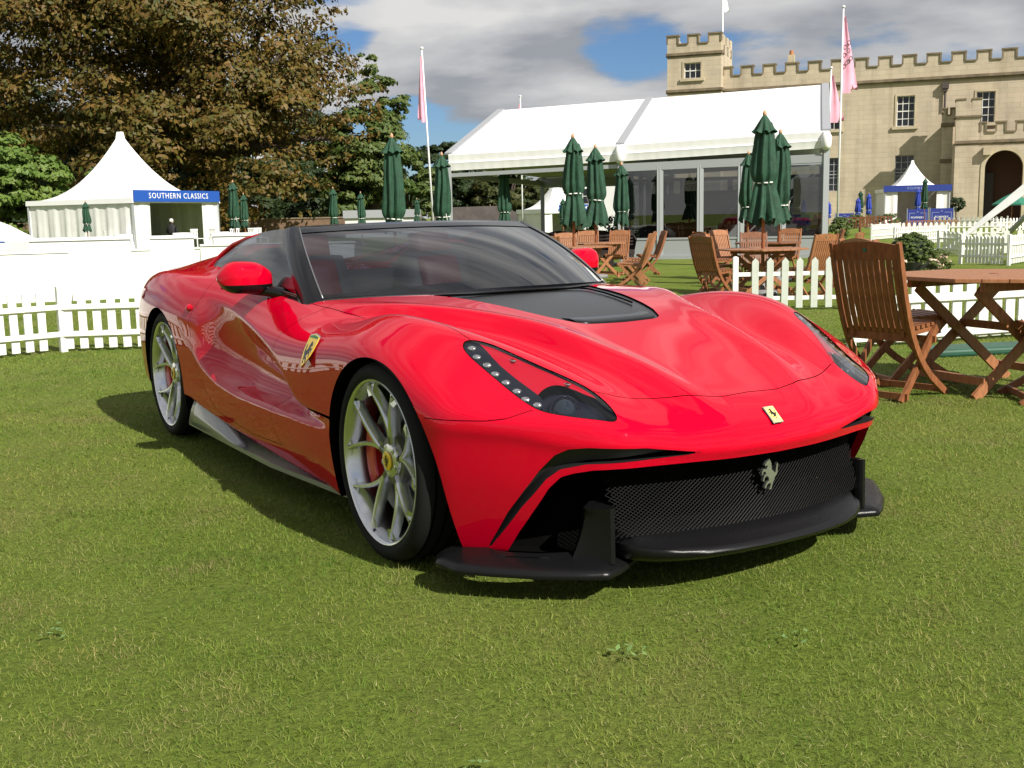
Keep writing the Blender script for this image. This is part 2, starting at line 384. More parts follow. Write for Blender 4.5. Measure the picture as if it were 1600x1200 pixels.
# ---- nose in plan x = N(|y|)
NKY = [0, .15, .3, .42, .54, .62, .68, .74, .80, .86, .92, .98, 1.1]
NKX = [.94, .932, .91, .882, .85, .80, .745, .69, .63, .56, .48, .38, .15]
Nf = spl(NKY, NKX)
zlip = spl([0, .18, .324, .482, .60, .66, .72, .8, 1.1], [.446, .447, .455, .478, .486, .49, .50, .52, .53])
under = spl([0, .02, .05, .08, .15, .22, .30, .40, .5], [0, .011, .020, .027, .046, .074, .112, .168, .235])
over = spl([0, .05, .10, .15, .2, .3], [0, .010, .036, .085, .15, .3])
def Nyz(y, z):
    a = np.abs(y); d = z-zlip(a)
    return Nf(a)-under(np.maximum(-d, 0))-over(np.maximum(d, 0))*np.clip((.80-a)/.2, 0, 1)
Nx = Nyz(ya[:, None], GZ[None, :]); Nx = blur(Nx, 1.5, 0)
def gradn(A, a, b):
    g0, g1 = np.gradient(A, a, b); return np.sqrt(1+g0**2+g1**2)
f1 = ((GZ[None, None, :]-Ts[:, :, None])/np.minimum(gradn(Ts, H, H), 2.2)[:, :, None]).astype(np.float32)
f2 = ((ya[None, :, None]-S[:, None, :])/np.minimum(gradn(S, H, H), 2.0)[:, None, :]).astype(np.float32)
f3 = ((GX[:, None, None]-Nx[None, :, :])/np.minimum(gradn(Nx, H, H), 2.2)[None, :, :]).astype(np.float32)
def smax(a, b, k):
    h = np.maximum(k-np.abs(a-b), 0)/k; return np.maximum(a, b)+h*h*h*(k/6)
F = smax(f1, f2, np.float32(.075))
F = smax(F, f3, (.028+.075*np.clip((.62-ya)/.25, 0, 1)).astype(np.float32)[None, :, None])
Bz = spl([1.1, .3, -.30, -.8, -1.34, -2.0, -2.31, -2.9, -3.7], [.115, .115, .145, .16, .19, .24, .28, .25, .30])(GX)
F = smax(F, (Bz[:, None, None]-GZ[None, None, :]).astype(np.float32), np.float32(.02))
F = smax(F, (-3.50-GX-.15*(ya.max()-0)*0)[:, None, None].astype(np.float32)*np.float32(.9)-np.float32(.0)+((ya/1.0)**4*.16)[None, :, None].astype(np.float32), np.float32(.12))
def surface_nets(F, O, h):
    s = F < 0; nx, ny, nz = F.shape
    sc = s[:-1, :-1, :-1].astype(np.int8)
    cnt = np.zeros((nx-1, ny-1, nz-1), np.int8)
    for a in (0, 1):
        for b in (0, 1):
            for c in (0, 1): cnt += s[a:nx-1+a, b:ny-1+b, c:nz-1+c]
    cells = np.argwhere((cnt > 0) & (cnt < 8)); idx = np.full(cnt.shape, -1, np.int32); idx[tuple(cells.T)] = np.arange(len(cells))
    co = [(a, b, c) for a in (0, 1) for b in (0, 1) for c in (0, 1)]
    vals = np.stack([F[cells[:, 0]+a, cells[:, 1]+b, cells[:, 2]+c] for a, b, c in co], 1)
    P = np.zeros((len(cells), 3)); n = np.zeros(len(cells))
    for i in range(8):
        for j in range(i+1, 8):
            d = np.abs(np.array(co[i])-np.array(co[j]))
            if d.sum() != 1: continue
            a, b = vals[:, i], vals[:, j]; k = (a < 0) != (b < 0); t = np.where(k, a/np.where(k, a-b, 1), 0)
            p = np.array(co[i])[None]+t[:, None]*(np.array(co[j])-np.array(co[i]))[None]; P += p*k[:, None]; n += k
    P = (cells+P/n[:, None])
    def samp(Q):
        i = np.clip(Q.astype(int), 0, np.array(F.shape)-2); f = Q-i; r = 0
        for a, b, c in co:
            w = (f[:, 0] if a else 1-f[:, 0])*(f[:, 1] if b else 1-f[:, 1])*(f[:, 2] if c else 1-f[:, 2]); r = r+w*F[i[:, 0]+a, i[:, 1]+b, i[:, 2]+c]
        return r
    def grad(Q, e=1.0):
        return np.stack([(samp(Q+e*np.eye(3)[k])-samp(Q-e*np.eye(3)[k]))/(2*e*h) for k in range(3)], 1)
    for _ in range(2):
        g = grad(P, .6); P = P-((samp(P)/np.maximum((g**2).sum(1), .15))[:, None]*g/h).clip(-.6, .6)
    Nn = grad(P, 1.0); Nn /= np.linalg.norm(Nn, axis=1, keepdims=True)+1e-9
    quads = []
    for ax in range(3):
        sl0 = [slice(None)]*3; sl1 = [slice(None)]*3; sl0[ax] = slice(0, -1); sl1[ax] = slice(1, None)
        A, B = s[tuple(sl0)], s[tuple(sl1)]; e = np.argwhere(A != B)
        u, v = [(1, 2), (2, 0), (0, 1)][ax]
        ok = (e[:, u] > 0) & (e[:, v] > 0) & (e[:, u] < F.shape[u]-1) & (e[:, v] < F.shape[v]-1); e = e[ok]
        def cell(du, dv):
            q = e.copy(); q[:, u] -= du; q[:, v] -= dv; return idx[q[:, 0], q[:, 1], q[:, 2]]
        q = np.stack([cell(1, 1), cell(0, 1), cell(0, 0), cell(1, 0)], 1)
        fl = A[tuple(e.T)]; q = np.where(fl[:, None], q, q[:, ::-1]); quads.append(q)
    Q = np.concatenate(quads); Q = Q[(Q >= 0).all(1)]
    Tt = np.concatenate([Q[:, [0, 1, 2]], Q[:, [0, 2, 3]]])
    return P*h+O, Nn, Tt
body = surface_nets(F, np.array([GX[0], GY[0], GZ[0]]), H)
del F, f1, f2, f3
def Sat(x, z):      # half width lookup
    i = np.clip((np.asarray(x)-GX[0])/H, 0, len(GX)-1.01); j = np.clip((np.asarray(z)-GZ[0])/H, 0, len(GZ)-1.01)
    a = i.astype(int); b = j.astype(int); u = i-a; v = j-b
    return (S[a, b]*(1-u)+S[a+1, b]*u)*(1-v)+(S[a, b+1]*(1-u)+S[a+1, b+1]*u)*v
def Tat(x, y):
    i = np.clip((np.asarray(x)-GX[0])/H, 0, len(GX)-1.01); j = np.clip((np.asarray(y)-GY[0])/H, 0, len(GY)-1.01)
    a = i.astype(int); b = j.astype(int); u = i-a; v = j-b
    return (Ts[a, b]*(1-u)+Ts[a+1, b]*u)*(1-v)+(Ts[a, b+1]*(1-u)+Ts[a+1, b+1]*u)*v
# added black liner, keeps gaps dark where light would leak; follows the body 16 mm inside
lV, lN, lT = body
liner = (lV-lN*.016, lN, lT)
AX = ((0, .345, .41, .375, .362), (-2.72, .350, .392, .385, .366))     # arch centres, radii ahead, behind and above
def arch_r(t, rf, rb, rt):      # outline point at angle t, the legs run straight down below the axle
    c0, s0 = math.cos(t), math.sin(t); rx = rf if c0 > 0 else rb
    if s0 >= 0: return rx*c0, rt*s0
    return math.copysign(rx, c0)*(1-.04*(s0*s0)), -abs(math.tan(t))*rx
def cut_arch(mesh):
    V = mesh[0]; g = np.full(len(V), 1.0)
    for xc, zc, rf, rb, rt in AX:
        dx = V[:, 0]-xc; dz = V[:, 2]-zc; rx = np.where(dx > 0, rf, rb)
        d = np.where(dz > 0, (np.hypot(dx/rx, dz/rt)-1)*rt, np.abs(dx)-rx*(1-.04*(dz/.3)**2)); d = np.where(np.abs(V[:, 1]) > .45, d, 1.0); g = np.minimum(g, d)
    return clip(mesh, g)[1]
MOUTH = [(0, .418), (.18, .419), (.324, .421), (.479, .419), (.56, .418), (.615, .415), (.655, .405), (.683, .392), (.706, .354), (.729, .269), (.746, .198), (.755, .14), (.76, .08), (0, .08)]
SLOT = [(.30, .4535), (.325, .4555), (.483, .480), (.635, .487), (.676, .481), (.703, .461), (.732, .411), (.759, .342), (.782, .264), (.802, .139), (.796, .140), (.754, .289), (.715, .383), (.687, .416), (.632, .434), (.48, .441), (.33, .448)]
def front_g(V, poly):
    g = sdf_poly(np.stack([np.abs(V[:, 1]), V[:, 2]], 1), poly); return np.where(V[:, 0] > .3, g, 1.0)
COCK = [(-1.0, 0), (-.98, .5), (-1.05, .66), (-1.2, .70), (-2.0, .725), (-2.1, .70), (-2.13, .5), (-2.13, 0)]
def cock_g(V):
    g = sdf_poly(np.stack([V[:, 0], np.abs(V[:, 1])], 1), COCK+[(-2.13, -.2), (-1.0, -.2)]); return np.where(V[:, 2] > .6, g, 1.0)
def cut_all(mesh):
    mesh = cut_arch(mesh); mesh = clip(mesh, front_g(mesh[0], MOUTH))[1]
    return clip(mesh, cock_g(mesh[0]))[1]
body = cut_all(body); liner = cut_all(liner)
slot_in, body = clip(body, front_g(body[0], SLOT)); liner = clip(liner, front_g(liner[0], SLOT)-.004)[1]
# headlamps
HL_IN = [(.330, .690), (.40, .663), (.50, .619), (.55, .590), (.60, .561), (.65, .534), (.70, .522), (.75, .521), (.79, .529)]
HL_OUT = [(.802, .548), (.785, .575), (.75, .625), (.70, .676), (.65, .712), (.60, .728), (.55, .739), (.50, .749), (.40, .768), (.33, .778), (.29, .775), (.27, .755), (.285, .725)]
HL = smooth_poly(HL_IN+HL_OUT, 2)
def hl_g(V, off=0):
    g = sdf_poly(np.stack([V[:, 0], np.abs(V[:, 1])], 1), HL)+off; return np.where((V[:, 2] > .48), g, 1.0)
lamp, body = clip(body, hl_g(body[0])); liner = clip(liner, hl_g(liner[0], -.006))[1]
# hood vent panel (gloss black) in plan
VENT = [(.135, 0), (.13, .16), (.105, .195), (.05, .224), (0, .249), (-.1, .281), (-.2, .306), (-.3, .33), (-.4, .348), (-.5, .367), (-.62, .40), (-.80, .46), (-.80, 0)]
def vent_g(V):
    g = sdf_poly(np.stack([V[:, 0], np.abs(V[:, 1])], 1), VENT+[(-.8, -.2), (.135, -.2)]); return np.where(V[:, 2] > .6, g, 1.0)
vent, body = clip(body, vent_g(body[0]))
# cowl: black band at the foot of the windscreen
def base_curve(y): return -.56-.455*(np.abs(y)/.77)**2.1
def cowl_g(V): return np.where((V[:, 2] > .7) & (np.abs(V[:, 1]) < .79), np.maximum(V[:, 0]-(base_curve(V[:, 1])+.035), -(V[:, 0]+1.25)), 1.0)
cowl, body = clip(body, cowl_g(body[0]))
ventcowl, vent = clip(vent, cowl_g(vent[0]))
# shut lines: strips of the skin are taken out so that the dark liner shows
def sd_line(P, line):       # signed by the side of the nearest segment
    line = np.asarray(line, float); d = np.full(len(P), 1e9); sg = np.ones(len(P))
    for a, b in zip(line[:-1], line[1:]):
        e = b-a; w = P-a; t = np.clip((w@e)/(e@e+1e-12), 0, 1); q = w-t[:, None]*e; dd = np.hypot(q[:, 0], q[:, 1])
        c = e[0]*w[:, 1]-e[1]*w[:, 0]; k = dd < d-1e-9; d = np.where(k, dd, d); sg = np.where(k, np.where(c >= 0, 1, -1), sg)
    return d*sg
def groove(mesh, line, w, proj, sel):
    """proj(V)->2D, sel(V)->bool where the line is valid"""
    V = mesh[0]; g = np.where(sel(V), 0, 1); near, far = clip(mesh, np.where(sel(V), dist_line(proj(V), line)-.05, 1))
    a, rest = clip(near, sd_line(proj(near[0]), line)+w)
    strip, c = clip(rest, sd_line(proj(rest[0]), line)-w)
    if len(strip[2]):
        keep = clip(strip, dist_line(proj(strip[0]), line)-w*1.3)[1]
        return join(far, a, c, keep) if len(keep[2]) else join(far, a, c)
    return join(far, a, c)
top2 = lambda V: np.stack([V[:, 0], np.abs(V[:, 1])], 1)
side2 = lambda V: np.stack([V[:, 0], V[:, 2]], 1)
SEAM = [(.785, -.01), (.792, .11), (.787, .205), (.755, .30), (.712, .42), (.668, .528)]
HOODE = [(.305, .735), (.2, .742), (0, .745), (-.2, .74), (-.35, .735), (-.5, .742), (-.7, .762), (-.93, .775), (-1.0, .775)]
DOORF = [(-.80, .85), (-.86, .80), (-.93, .74), (-.985, .66), (-.99, .60), (-.985, .52), (-1.0, .44), (-1.03, .38), (-1.0, .30), (-.93, .25)]
DOORR = [(-2.06, .92), (-2.10, .80), (-2.17, .72), (-2.20, .66), (-2.19, .60), (-2.12, .50), (-1.98, .36), (-1.8, .27)]
DOORB = [(-.93, .25), (-1.3, .235), (-1.8, .27)]
body = groove(body, SEAM, .0016, top2, lambda V: V[:, 2] > .5)
body = groove(body, HOODE, .0014, top2, lambda V: V[:, 2] > .7)
body = groove(body, [(.36, .553), (.45, .556), (.56, .560), (.605, .568), (.63, .590)], .0013, side2, lambda V: np.abs(V[:, 1]) > .66)
body = groove(body, [(-.34, .450), (-.5, .450), (-.655, .449)], .006, side2, lambda V: np.abs(V[:, 1]) > .8)
for ln in (DOORF, DOORR, DOORB): body = groove(body, ln, .0013, side2, lambda V: np.abs(V[:, 1]) > .74)
# split the skin into panels
V = body[0]; door_poly = DOORF+DOORB[1:]+DOORR[::-1][1:]
g = np.where(np.abs(V[:, 1]) > .74, sdf_poly(np.stack([V[:, 0], V[:, 2]], 1), door_poly), 1); door, body = clip(body, g)
V = door[0]; door_r, door_l = clip(door, V[:, 1])
V = body[0]; hood_poly = SEAM+[(.305, .735)]+HOODE[1:]+[(-1.0, -.01)]
g = np.where(V[:, 2] > .55, sdf_poly(np.stack([V[:, 0], np.abs(V[:, 1])], 1), np.array(hood_poly+[(-1.0, -.2), (.785, -.2)])), 1); hood, body = clip(body, g)
V = body[0]
g = np.where(V[:, 0] > .35, np.maximum(np.maximum(V[:, 2]-.555, -(V[:, 0]-.38)), -1), 1)
g = np.minimum(g, np.where(V[:, 0] > .64, -.01, 1)); bumper, body = clip(body, g)
npmesh('body_shell', body, M_RED, car); npmesh('hood', hood, M_RED, car); npmesh('front_bumper', bumper, M_RED, car)
DR = npmesh('door', door_r, M_RED, car); DL = npmesh('door', door_l, M_RED, car)
npmesh('added_black_liner', liner, M_VOID, car)
npmesh('hood_vent', (vent[0]-vent[1]*.006, vent[1], vent[2]), mat('satin_vent_black', (.010, .010, .011), .22, spec=.35), car)
npmesh('cowl', join(cowl, ventcowl), M_BLACK, car)
# raised front edge of the vent over a dark gap
mb = MB(); rows = []
for y in np.linspace(-.185, .185, 17):
    e = .13-.025*max(0, (abs(y)-.13)/.055)**2
    z0 = float(Tat(e, y)); rows.append([(e-.11, y, float(Tat(e-.11, y))-.004), (e-.06, y, float(Tat(e-.06, y))+.003), (e-.022, y, z0+.006), (e-.016, y, z0+.001), (e-.018, y, z0-.012)])
mb.grid(rows); mb.build('vent_lip', M_GLOSSB, car, smooth=60)
mb = MB()
mb.tube([(x, y, float(Tat(x, y))+.001) for x, y in ((-.54, -.37), (-.53, -.2), (-.525, 0), (-.53, .2), (-.52, .262), (-.48, .285), (-.35, .272), (-.2, .252), (-.12, .24))], .004, 6)
mb.build('vent_seal', M_VOID, car, smooth=True)
# arch returns, coloured black in place of shaded red, and wheel wells
for xc, zc, rf, rb, rt_ in AX:
    for sgn in (-1, 1):
        a = np.linspace(-30, 208, 84) if xc == 0 else np.linspace(-20, 205, 84)
        lip = []; well = []
        for t in np.radians(a):
            dx, dz = arch_r(t, rf, rb, rt_); x, z = xc+dx, max(zc+dz, .13)
            yy = np.linspace(.3, 1.0, 300); y = float(min(Sat(x, z), 1.0))
            if x > .2: y = min(y, float(yy[np.argmin(np.abs(Nyz(yy, np.full(300, z))-x))]))
            y -= .004
            while float(Tat(x, y)) < z and y > .6: y -= .004
            k = 1.03; xo, zo = xc+dx*k, zc+(dz*k if dz > 0 else dz); zo = max(zo, .13)
            lip.append([(x, sgn*y, z), (x, sgn*(y-.012), z)]); well.append([(x, sgn*(y-.012), z), (xo, sgn*(y-.06), zo), (xo, sgn*.60, zo), (xc, sgn*.58, zc)])
        b = MB(); b.grid(lip); b.build('arch_lip', M_VOID, car, smooth=True); b = MB(); b.grid(well); b.build('wheel_well', M_VOID, car, smooth=60)

# ---- wheels
def build_wheel(w):
    root_parts = []
    R, RR = .345, .2885; hw = w/2            # axis = Y, outer face towards -Y
    t = MB(); t.lathe([(RR-.004, -hw+.012), (RR+.006, -hw+.004), (RR+.022, -hw-.001), (R-.022, -hw+.004), (R-.008, -hw+.014), (R-.001, -hw+.034), (R, -.03), (R, .03), (R-.001, hw-.034), (R-.012, hw-.01), (R-.03, hw), (RR, hw-.01)], 96, 'Y', cap=False)
    tyre = ('tyre', t.mesh('tyre', M_TYRE, 50))
    g = MB()
    for k in range(3): g.lathe([(R+.0008, -.055+.045*k), (R+.0008, -.047+.045*k)], 64, 'Y', cap=False)
    gm = ('tread_groove', g.mesh('tread_groove', M_VOID, True))
    r = MB(); r.lathe([(RR-.03, hw-.02), (RR-.035, -hw+.09), (RR-.026, -hw+.045), (RR-.014, -hw+.018), (RR-.010, -hw+.008), (RR-.003, -hw+.006), (RR, -hw+.010), (RR-.001, -hw+.016)], 96, 'Y', cap=False)
    rim = ('rim', r.mesh('rim', M_RIM, 60))
    sp = []
    for k in range(5):
        c = rad(14+72*k); b = MB()
        def P(rr, an, y): return (rr*math.cos(an), y, rr*math.sin(an))
        yo = -hw                                   # outer plane
        for sgn in (-1, 1):
            rows = []
            for q in np.linspace(0, 1, 12):
                rr = .045+(RR-.022-.045)*q
                split = max(0, (q-.22)/.78); an = c+sgn*(rad(21)*split**.85*1.0)
                wdt = (.028-.010*q) if q > .25 else .028-.006*q
                ctr = Vector(P(rr, an, 0)); tan = Vector((-math.sin(an), 0, math.cos(an)))
                inner = .012*max(0, 1-q/.3)
                yface = yo+.052-.040*q**1.5+.0
                thick = .045-.012*q
                o_, i_ = wdt*.5, wdt*.5
                lo = ctr-tan*(i_)-tan*0; hi = ctr+tan*(o_)
                rows.append([(lo.x, yface+thick, lo.z), (lo.x+tan.x*.002, yface+.008, lo.z+tan.z*.002), (ctr.x-tan.x*wdt*.22, yface, ctr.z-tan.z*wdt*.22), (ctr.x+tan.x*wdt*.22, yface, ctr.z+tan.z*wdt*.22), (hi.x-tan.x*.002, yface+.008, hi.z-tan.z*.002), (hi.x, yface+thick, hi.z)])
            b.grid(rows)
        # web filling the crotch of the fork and the rim pockets
        for sgn in (-1, 1):
            an = c+sgn*rad(21); rr = RR-.022
            b.add([P(rr-.035, an-rad(3.5), yo+.02), P(rr-.035, an+rad(3.5), yo+.02), P(rr+.004, an+rad(7), yo+.026), P(rr+.004, an-rad(7), yo+.026)], [(0, 1, 2, 3)])
        sp.append(('spoke', b.mesh('spoke', M_RIM, 35)))
    h = MB(); h.lathe([(.001, -hw+.046), (.040, -hw+.047), (.058, -hw+.052), (.064, -hw+.066), (.062, -hw+.10), (.001, -hw+.10)], 40, 'Y', cap=False)
    for k in range(5):
        t_ = rad(14+36+72*k); h.lathe([(.010, -hw+.058), (.010, -hw+.0475), (.006, -hw+.0465)], 10, 'Y', c=(.047*math.cos(t_), 0, .047*math.sin(t_)))
    hub = ('hub', h.mesh('hub', M_RIM, 40))
    c = MB(); c.lathe([(.033, -hw+.046), (.033, -hw+.0415), (.030, -hw+.0405), (.001, -hw+.040)], 32, 'Y', cap=False)
    cap = ('centre_cap', c.mesh('centre_cap', M_YELLOW, 40))
    d = MB(); d.lathe([(.09, -.01), (.198, -.01), (.198, .022), (.09, .022)], 64, 'Y'); d.lathe([(.001, -.035), (.085, -.035), (.09, -.01)], 32, 'Y', cap=False)
    disc = ('brake_disc', d.mesh('brake_disc', M_DISC, 40))
    return [tyre, gm, rim]+sp+[hub, cap, disc]
HORSE = [(.42, 1.0), (.38, .955), (.33, .95), (.26, .90), (.19, .85), (.17, .81), (.22, .785), (.29, .805), (.34, .80), (.33, .74), (.28, .68), (.20, .68), (.10, .71), (.04, .66), (.0, .57), (.0, .52), (.05, .52), (.08, .59), (.13, .63), (.24, .58),
 (.25, .53), (.16, .49), (.11, .41), (.07, .34), (.08, .30), (.14, .30), (.16, .37), (.21, .43), (.31, .46), (.40, .42), (.44, .35), (.41, .28), (.30, .25), (.23, .17), (.18, .10), (.20, .06), (.27, .07), (.31, .14), (.37, .19), (.49, .21), (.54, .22),
 (.55, .15), (.51, .07), (.46, .02), (.47, 0), (.58, 0), (.61, .04), (.64, .13), (.68, .22), (.76, .30), (.79, .39), (.83, .40), (.91, .46), (.95, .55), (.95, .66), (.98, .78), (.93, .84), (.88, .76), (.86, .64), (.85, .56), (.80, .51), (.74, .55), (.66, .60), (.60, .65), (.58, .73), (.57, .83), (.52, .92), (.46, .97)]
def horse_mb(scale, depth, f):       # f(u, v, h): u right, v up, in metres
    b = MB(); b.prism([((x-.5)*scale*.72, (y-.5)*scale) for x, y in HORSE], 0, depth, f); return b
def tri_build(mbd, name, mt, parent, smooth=False):
    o = mbd.build(name, mt, parent, smooth)
    bm = bmesh.new(); bm.from_mesh(o.data); bmesh.ops.triangulate(bm, faces=[f for f in bm.faces if len(f.verts) > 4], ngon_method='EAR_CLIP'); bm.to_mesh(o.data); bm.free(); return o
M_BADGEBLK = mat('badge_black', (.01, .01, .01), .3)
WH = build_wheel(.20)
for xc, zc, yo, sgn in ((0, .345, .862, -1), (0, .345, .862, 1), (-2.72, .350, .862, -1), (-2.72, .350, .862, 1)):
    w = empty('wheel', (xc, sgn*yo, zc), 0 if sgn < 0 else math.pi); w.parent = car
    for nm, me in WH: inst(nm, me, w)
    hb = horse_mb(.042, .001, lambda u, v, h: (u, -.0605-h, v)); hb.build('cap_emblem', M_BADGEBLK, w)
    cb = MB(); n = 9
    for q in range(2):
        rr = (.135, .205)[q]
        for yv in (-.045, .05): cb.v += [(rr*math.cos(rad(a)), yv, rr*math.sin(rad(a))) for a in np.linspace(150, 215, n)]
    I = lambda q, s_, k: q*2*n+s_*n+k
    for k in range(n-1):
        cb.f += [(I(0, 0, k), I(1, 0, k), I(1, 0, k+1), I(0, 0, k+1)), (I(0, 1, k), I(0, 1, k+1), I(1, 1, k+1), I(1, 1, k)), (I(1, 0, k), I(1, 1, k), I(1, 1, k+1), I(1, 0, k+1)), (I(0, 0, k), I(0, 0, k+1), I(0, 1, k+1), I(0, 1, k))]
    cb.f += [(I(0, 0, 0), I(0, 1, 0), I(1, 1, 0), I(1, 0, 0)), (I(0, 0, n-1), I(1, 0, n-1), I(1, 1, n-1), I(0, 1, n-1))]
    bevel(cb.build('brake_caliper', mat('caliper_red', (.5, .01, .01), .35, coat=.5), w), .008)

# ---- nose: lip return, mouth cavity, slot, grille, splitter
def Nl(y, z=.45): return float(Nyz(abs(y), z))
def front_strip(poly, depths):       # rows going back into the car along an outline on the nose
    return [[(Nl(y, z)-dx, y*sc_, z+dz) for dx, sc_, dz in depths] for y, z in poly]
mo = [(-y, z) for y, z in MOUTH[1:11]][::-1]+[(y, z) for y, z in MOUTH[0:11]]
mo = [(a[0]+(b[0]-a[0])*t, a[1]+(b[1]-a[1])*t) for a, b in zip(mo[:-1], mo[1:]) for t in (0, .5)]+[mo[-1]]
b = MB(); b.grid(front_strip(mo, [(.002, 1, 0), (.012, .995, -.001), (.03, .985, .002)])); b.build('lip_return', M_RED, car, smooth=60)
b = MB(); b.grid(front_strip(mo, [(.03, .985, .002), (.30, .95, 0)])); b.build('mouth_cavity', M_VOID, car, smooth=60)
b = MB(); yy_ = np.linspace(-.80, .80, 33); b.grid([[(min(Nl(y, .3)-.27, .60), y, z) for y in yy_] for z in (.08, .50)]); b.grid([[(min(Nl(y, .3)-.28, .60), y, .105) for y in yy_], [(max(min(Nl(y, .3)-.28, .60), min(.70, Nl(y, .15)-.12)), y, .105) for y in yy_]]); b.build('radiator', M_VOID, car)
for sgn in (-1, 1):
    sl = smooth_poly(SLOT, 1); sl = np.vstack([sl, sl[:1]])
    b = MB(); b.grid(front_strip([(sgn*y, z) for y, z in sl], [(.001, 1, 0), (.045, 1, 0)])); b.build('slot_wall', M_BLACK, car, smooth=60)
    V, Nn, Tt = slot_in; sel = (V[Tt].mean(1)[:, 1]*sgn) > 0
    u, inv = np.unique(Tt[sel], return_inverse=True)
    npmesh('slot_floor', (V[u]-Nn[u]*.035, Nn[u], inv.reshape(-1, 3)), M_BLACK, car)
# grille mesh: two families of thin wires following the nose curve
def gl(y, z=.2): return float(Nf(abs(y)))-.055-.02*abs(y)-.32*(z-.20)
def wire(fam):
    b = MB(); st = .0165
    for k in range(-72, 73):
        pts = []
        for z in np.linspace(.195, .445, 15):
            y = k*st+fam*(z-.32)*1.55
            if abs(y) < .546 and z < .445: pts.append((gl(y, z), y, z))
        if len(pts) > 2: b.tube(pts, .0015, 4, cap=False)
    return b
bw = wire(1); b2 = wire(-1); bw.add(b2.v, b2.f); bw.build('grille_mesh', mat('grille_black', (.004, .004, .004), .5, spec=.15), car)['kind'] = 'stuff'
(tri_build(horse_mb(.100, .010, lambda u, v, h: (.882+h, u, v+.338)), 'grille_emblem', mat('brushed_chrome', (.60, .60, .59), .30, metal=.92, bump=.12, bscale=40), car))
# corner posts rising from the splitter beside the grille
for sgn in (-1, 1):
    rows = []
    for t in np.linspace(0, 1, 12):       # t up; a smooth fin, broad and swept at the foot, narrow at the top
        z = .120+.172*t; xf = .800-.004*t; y0 = .545; wid = .056+.045*(1-t)**2.0; dp = .13
        rows.append([(xf-dp, sgn*(y0-.004), z), (xf-.012, sgn*(y0-.006), z), (xf, sgn*(y0+.004), z), (xf-.002, sgn*(y0+.018), z), (xf-.03-.05*(1-t), sgn*(y0+wid*.6), z-.004), (xf-.075-.03*(1-t), sgn*(y0+wid), z-.010), (xf-.105-.03*(1-t), sgn*(y0+wid*.8), z-.014)])
    b = MB(); b.grid(rows); b.f.append(tuple(11*7+k for k in range(7))); b.build('splitter_post', M_CARBON, car, smooth=50)
# splitter: two corner wings and a raised centre lip
WING = [(.36, .93), (.42, .965), (.52, .945), (.60, .88), (.71, .775), (.80, .66), (.835, .60), (.81, .53), (.765, .44), (.735, .38)]
WIN = [(.36, .80), (.42, .80), (.50, .80), (.555, .77), (.62, .70), (.66, .62), (.67, .585), (.66, .52), (.64, .44), (.62, .38)]
for sgn in (-1, 1):
    rows = []
    for k, ((x, y), (xi, yi)) in enumerate(zip(WING, WIN)):
        e = np.array([x, y]); i = np.array([xi, yi]); dr = (e-i)/np.linalg.norm(e-i)
        P3 = lambda q, z: (q[0], sgn*q[1], z)
        zt = .135
        rows.append([P3(i, .085), P3(e-dr*.03, .083), P3(e-dr*.004, .088), P3(e, .098), P3(e-dr*.006, .109), P3(e-dr*.035, .120), P3(e-dr*.09, .128), P3(i+dr*.03, .131), P3(i, zt)])
    q = 4; rows2 = []
    A = np.array(rows); 
    for k in range(len(A)-1):
        for t in np.linspace(0, 1, q, endpoint=False): rows2.append(A[k]*(1-t)+A[k+1]*t)
    rows2.append(A[-1])
    b = MB(); b.grid([[tuple(p) for p in r] for r in rows2]); b.f += [tuple(range(9)), tuple(range((len(rows2)-1)*9, len(rows2)*9))]
    b.build('splitter_wing', M_CARBON, car, smooth=50)
LIPO = [(0, .968), (.10, .966), (.2, .958), (.30, .942), (.38, .915), (.44, .882), (.48, .845), (.505, .80), (.515, .755), (.50, .70)]
ly = [-a for a, _ in LIPO[:0:-1]]+[a for a, _ in LIPO]; lx = [c_ for _, c_ in LIPO[:0:-1]]+[c_ for _, c_ in LIPO]
rows = []
for y, x in zip(ly, lx):
    inx = min(gl(y)-.01, x-.015)
    yy = y*.93
    up_ = .02*(abs(y)/.5)**3
    rows.append([(inx-.10, yy, .11), (x-.03, y*.985, .118), (x-.006, y, .130+up_*.5), (x, y, .140+up_), (x-.004, y, .149+up_), (x-.02, y*.99, .156+up_), ((x+inx)/2, (y+yy)/2, .172+up_), (inx, yy, .205), (inx-.10, yy, .21)])
b = MB(); b.grid(rows); b.build('splitter_lip', M_CARBON, car, smooth=45)
# ---- nose badge
hv, hn = bumper[0], bumper[1]
def skin(x, y):      # point and normal of the nose skin above (x, y)
    k = (((hv[:, :2]-np.array([x, y]))**2).sum(1)-1e-3*hn[:, 2].clip(0, 1)*(hv[:, 2] > .45)).argmin(); return hv[k], hn[k]
bp, bn_ = skin(.900, 0); zb = lambda x, y: float(bp[2]); BADGE_DZ = .0012
bn = Vector((bn_[0], 0, bn_[2])).normalized(); bx = Vector((bn.z, 0, -bn.x))
def onnose(u, v, h): p = Vector((.900, 0, zb(.90, 0)+BADGE_DZ))+Vector((0, 1, 0))*u*1+bx*(-v)*1+bn*h; return tuple(p)
b = MB(); b.prism([(-.022, -.034), (.022, -.034), (.022, .034), (-.022, .034)], 0, .0022, onnose); nb = bevel(b.build('nose_badge', M_CHROME, car), .001)
b = MB(); b.prism([(-.019, -.031), (.019, -.031), (.019, .031), (-.019, .031)], .0022, .0028, onnose); b.build('badge_face', mat('badge_pale_yellow', (.85, .70, .22), .35), nb)
tri_build(horse_mb(.042, .0006, lambda u, v, h: onnose(u, v+.003, .0028+h)), 'badge_horse', M_BADGEBLK, nb)
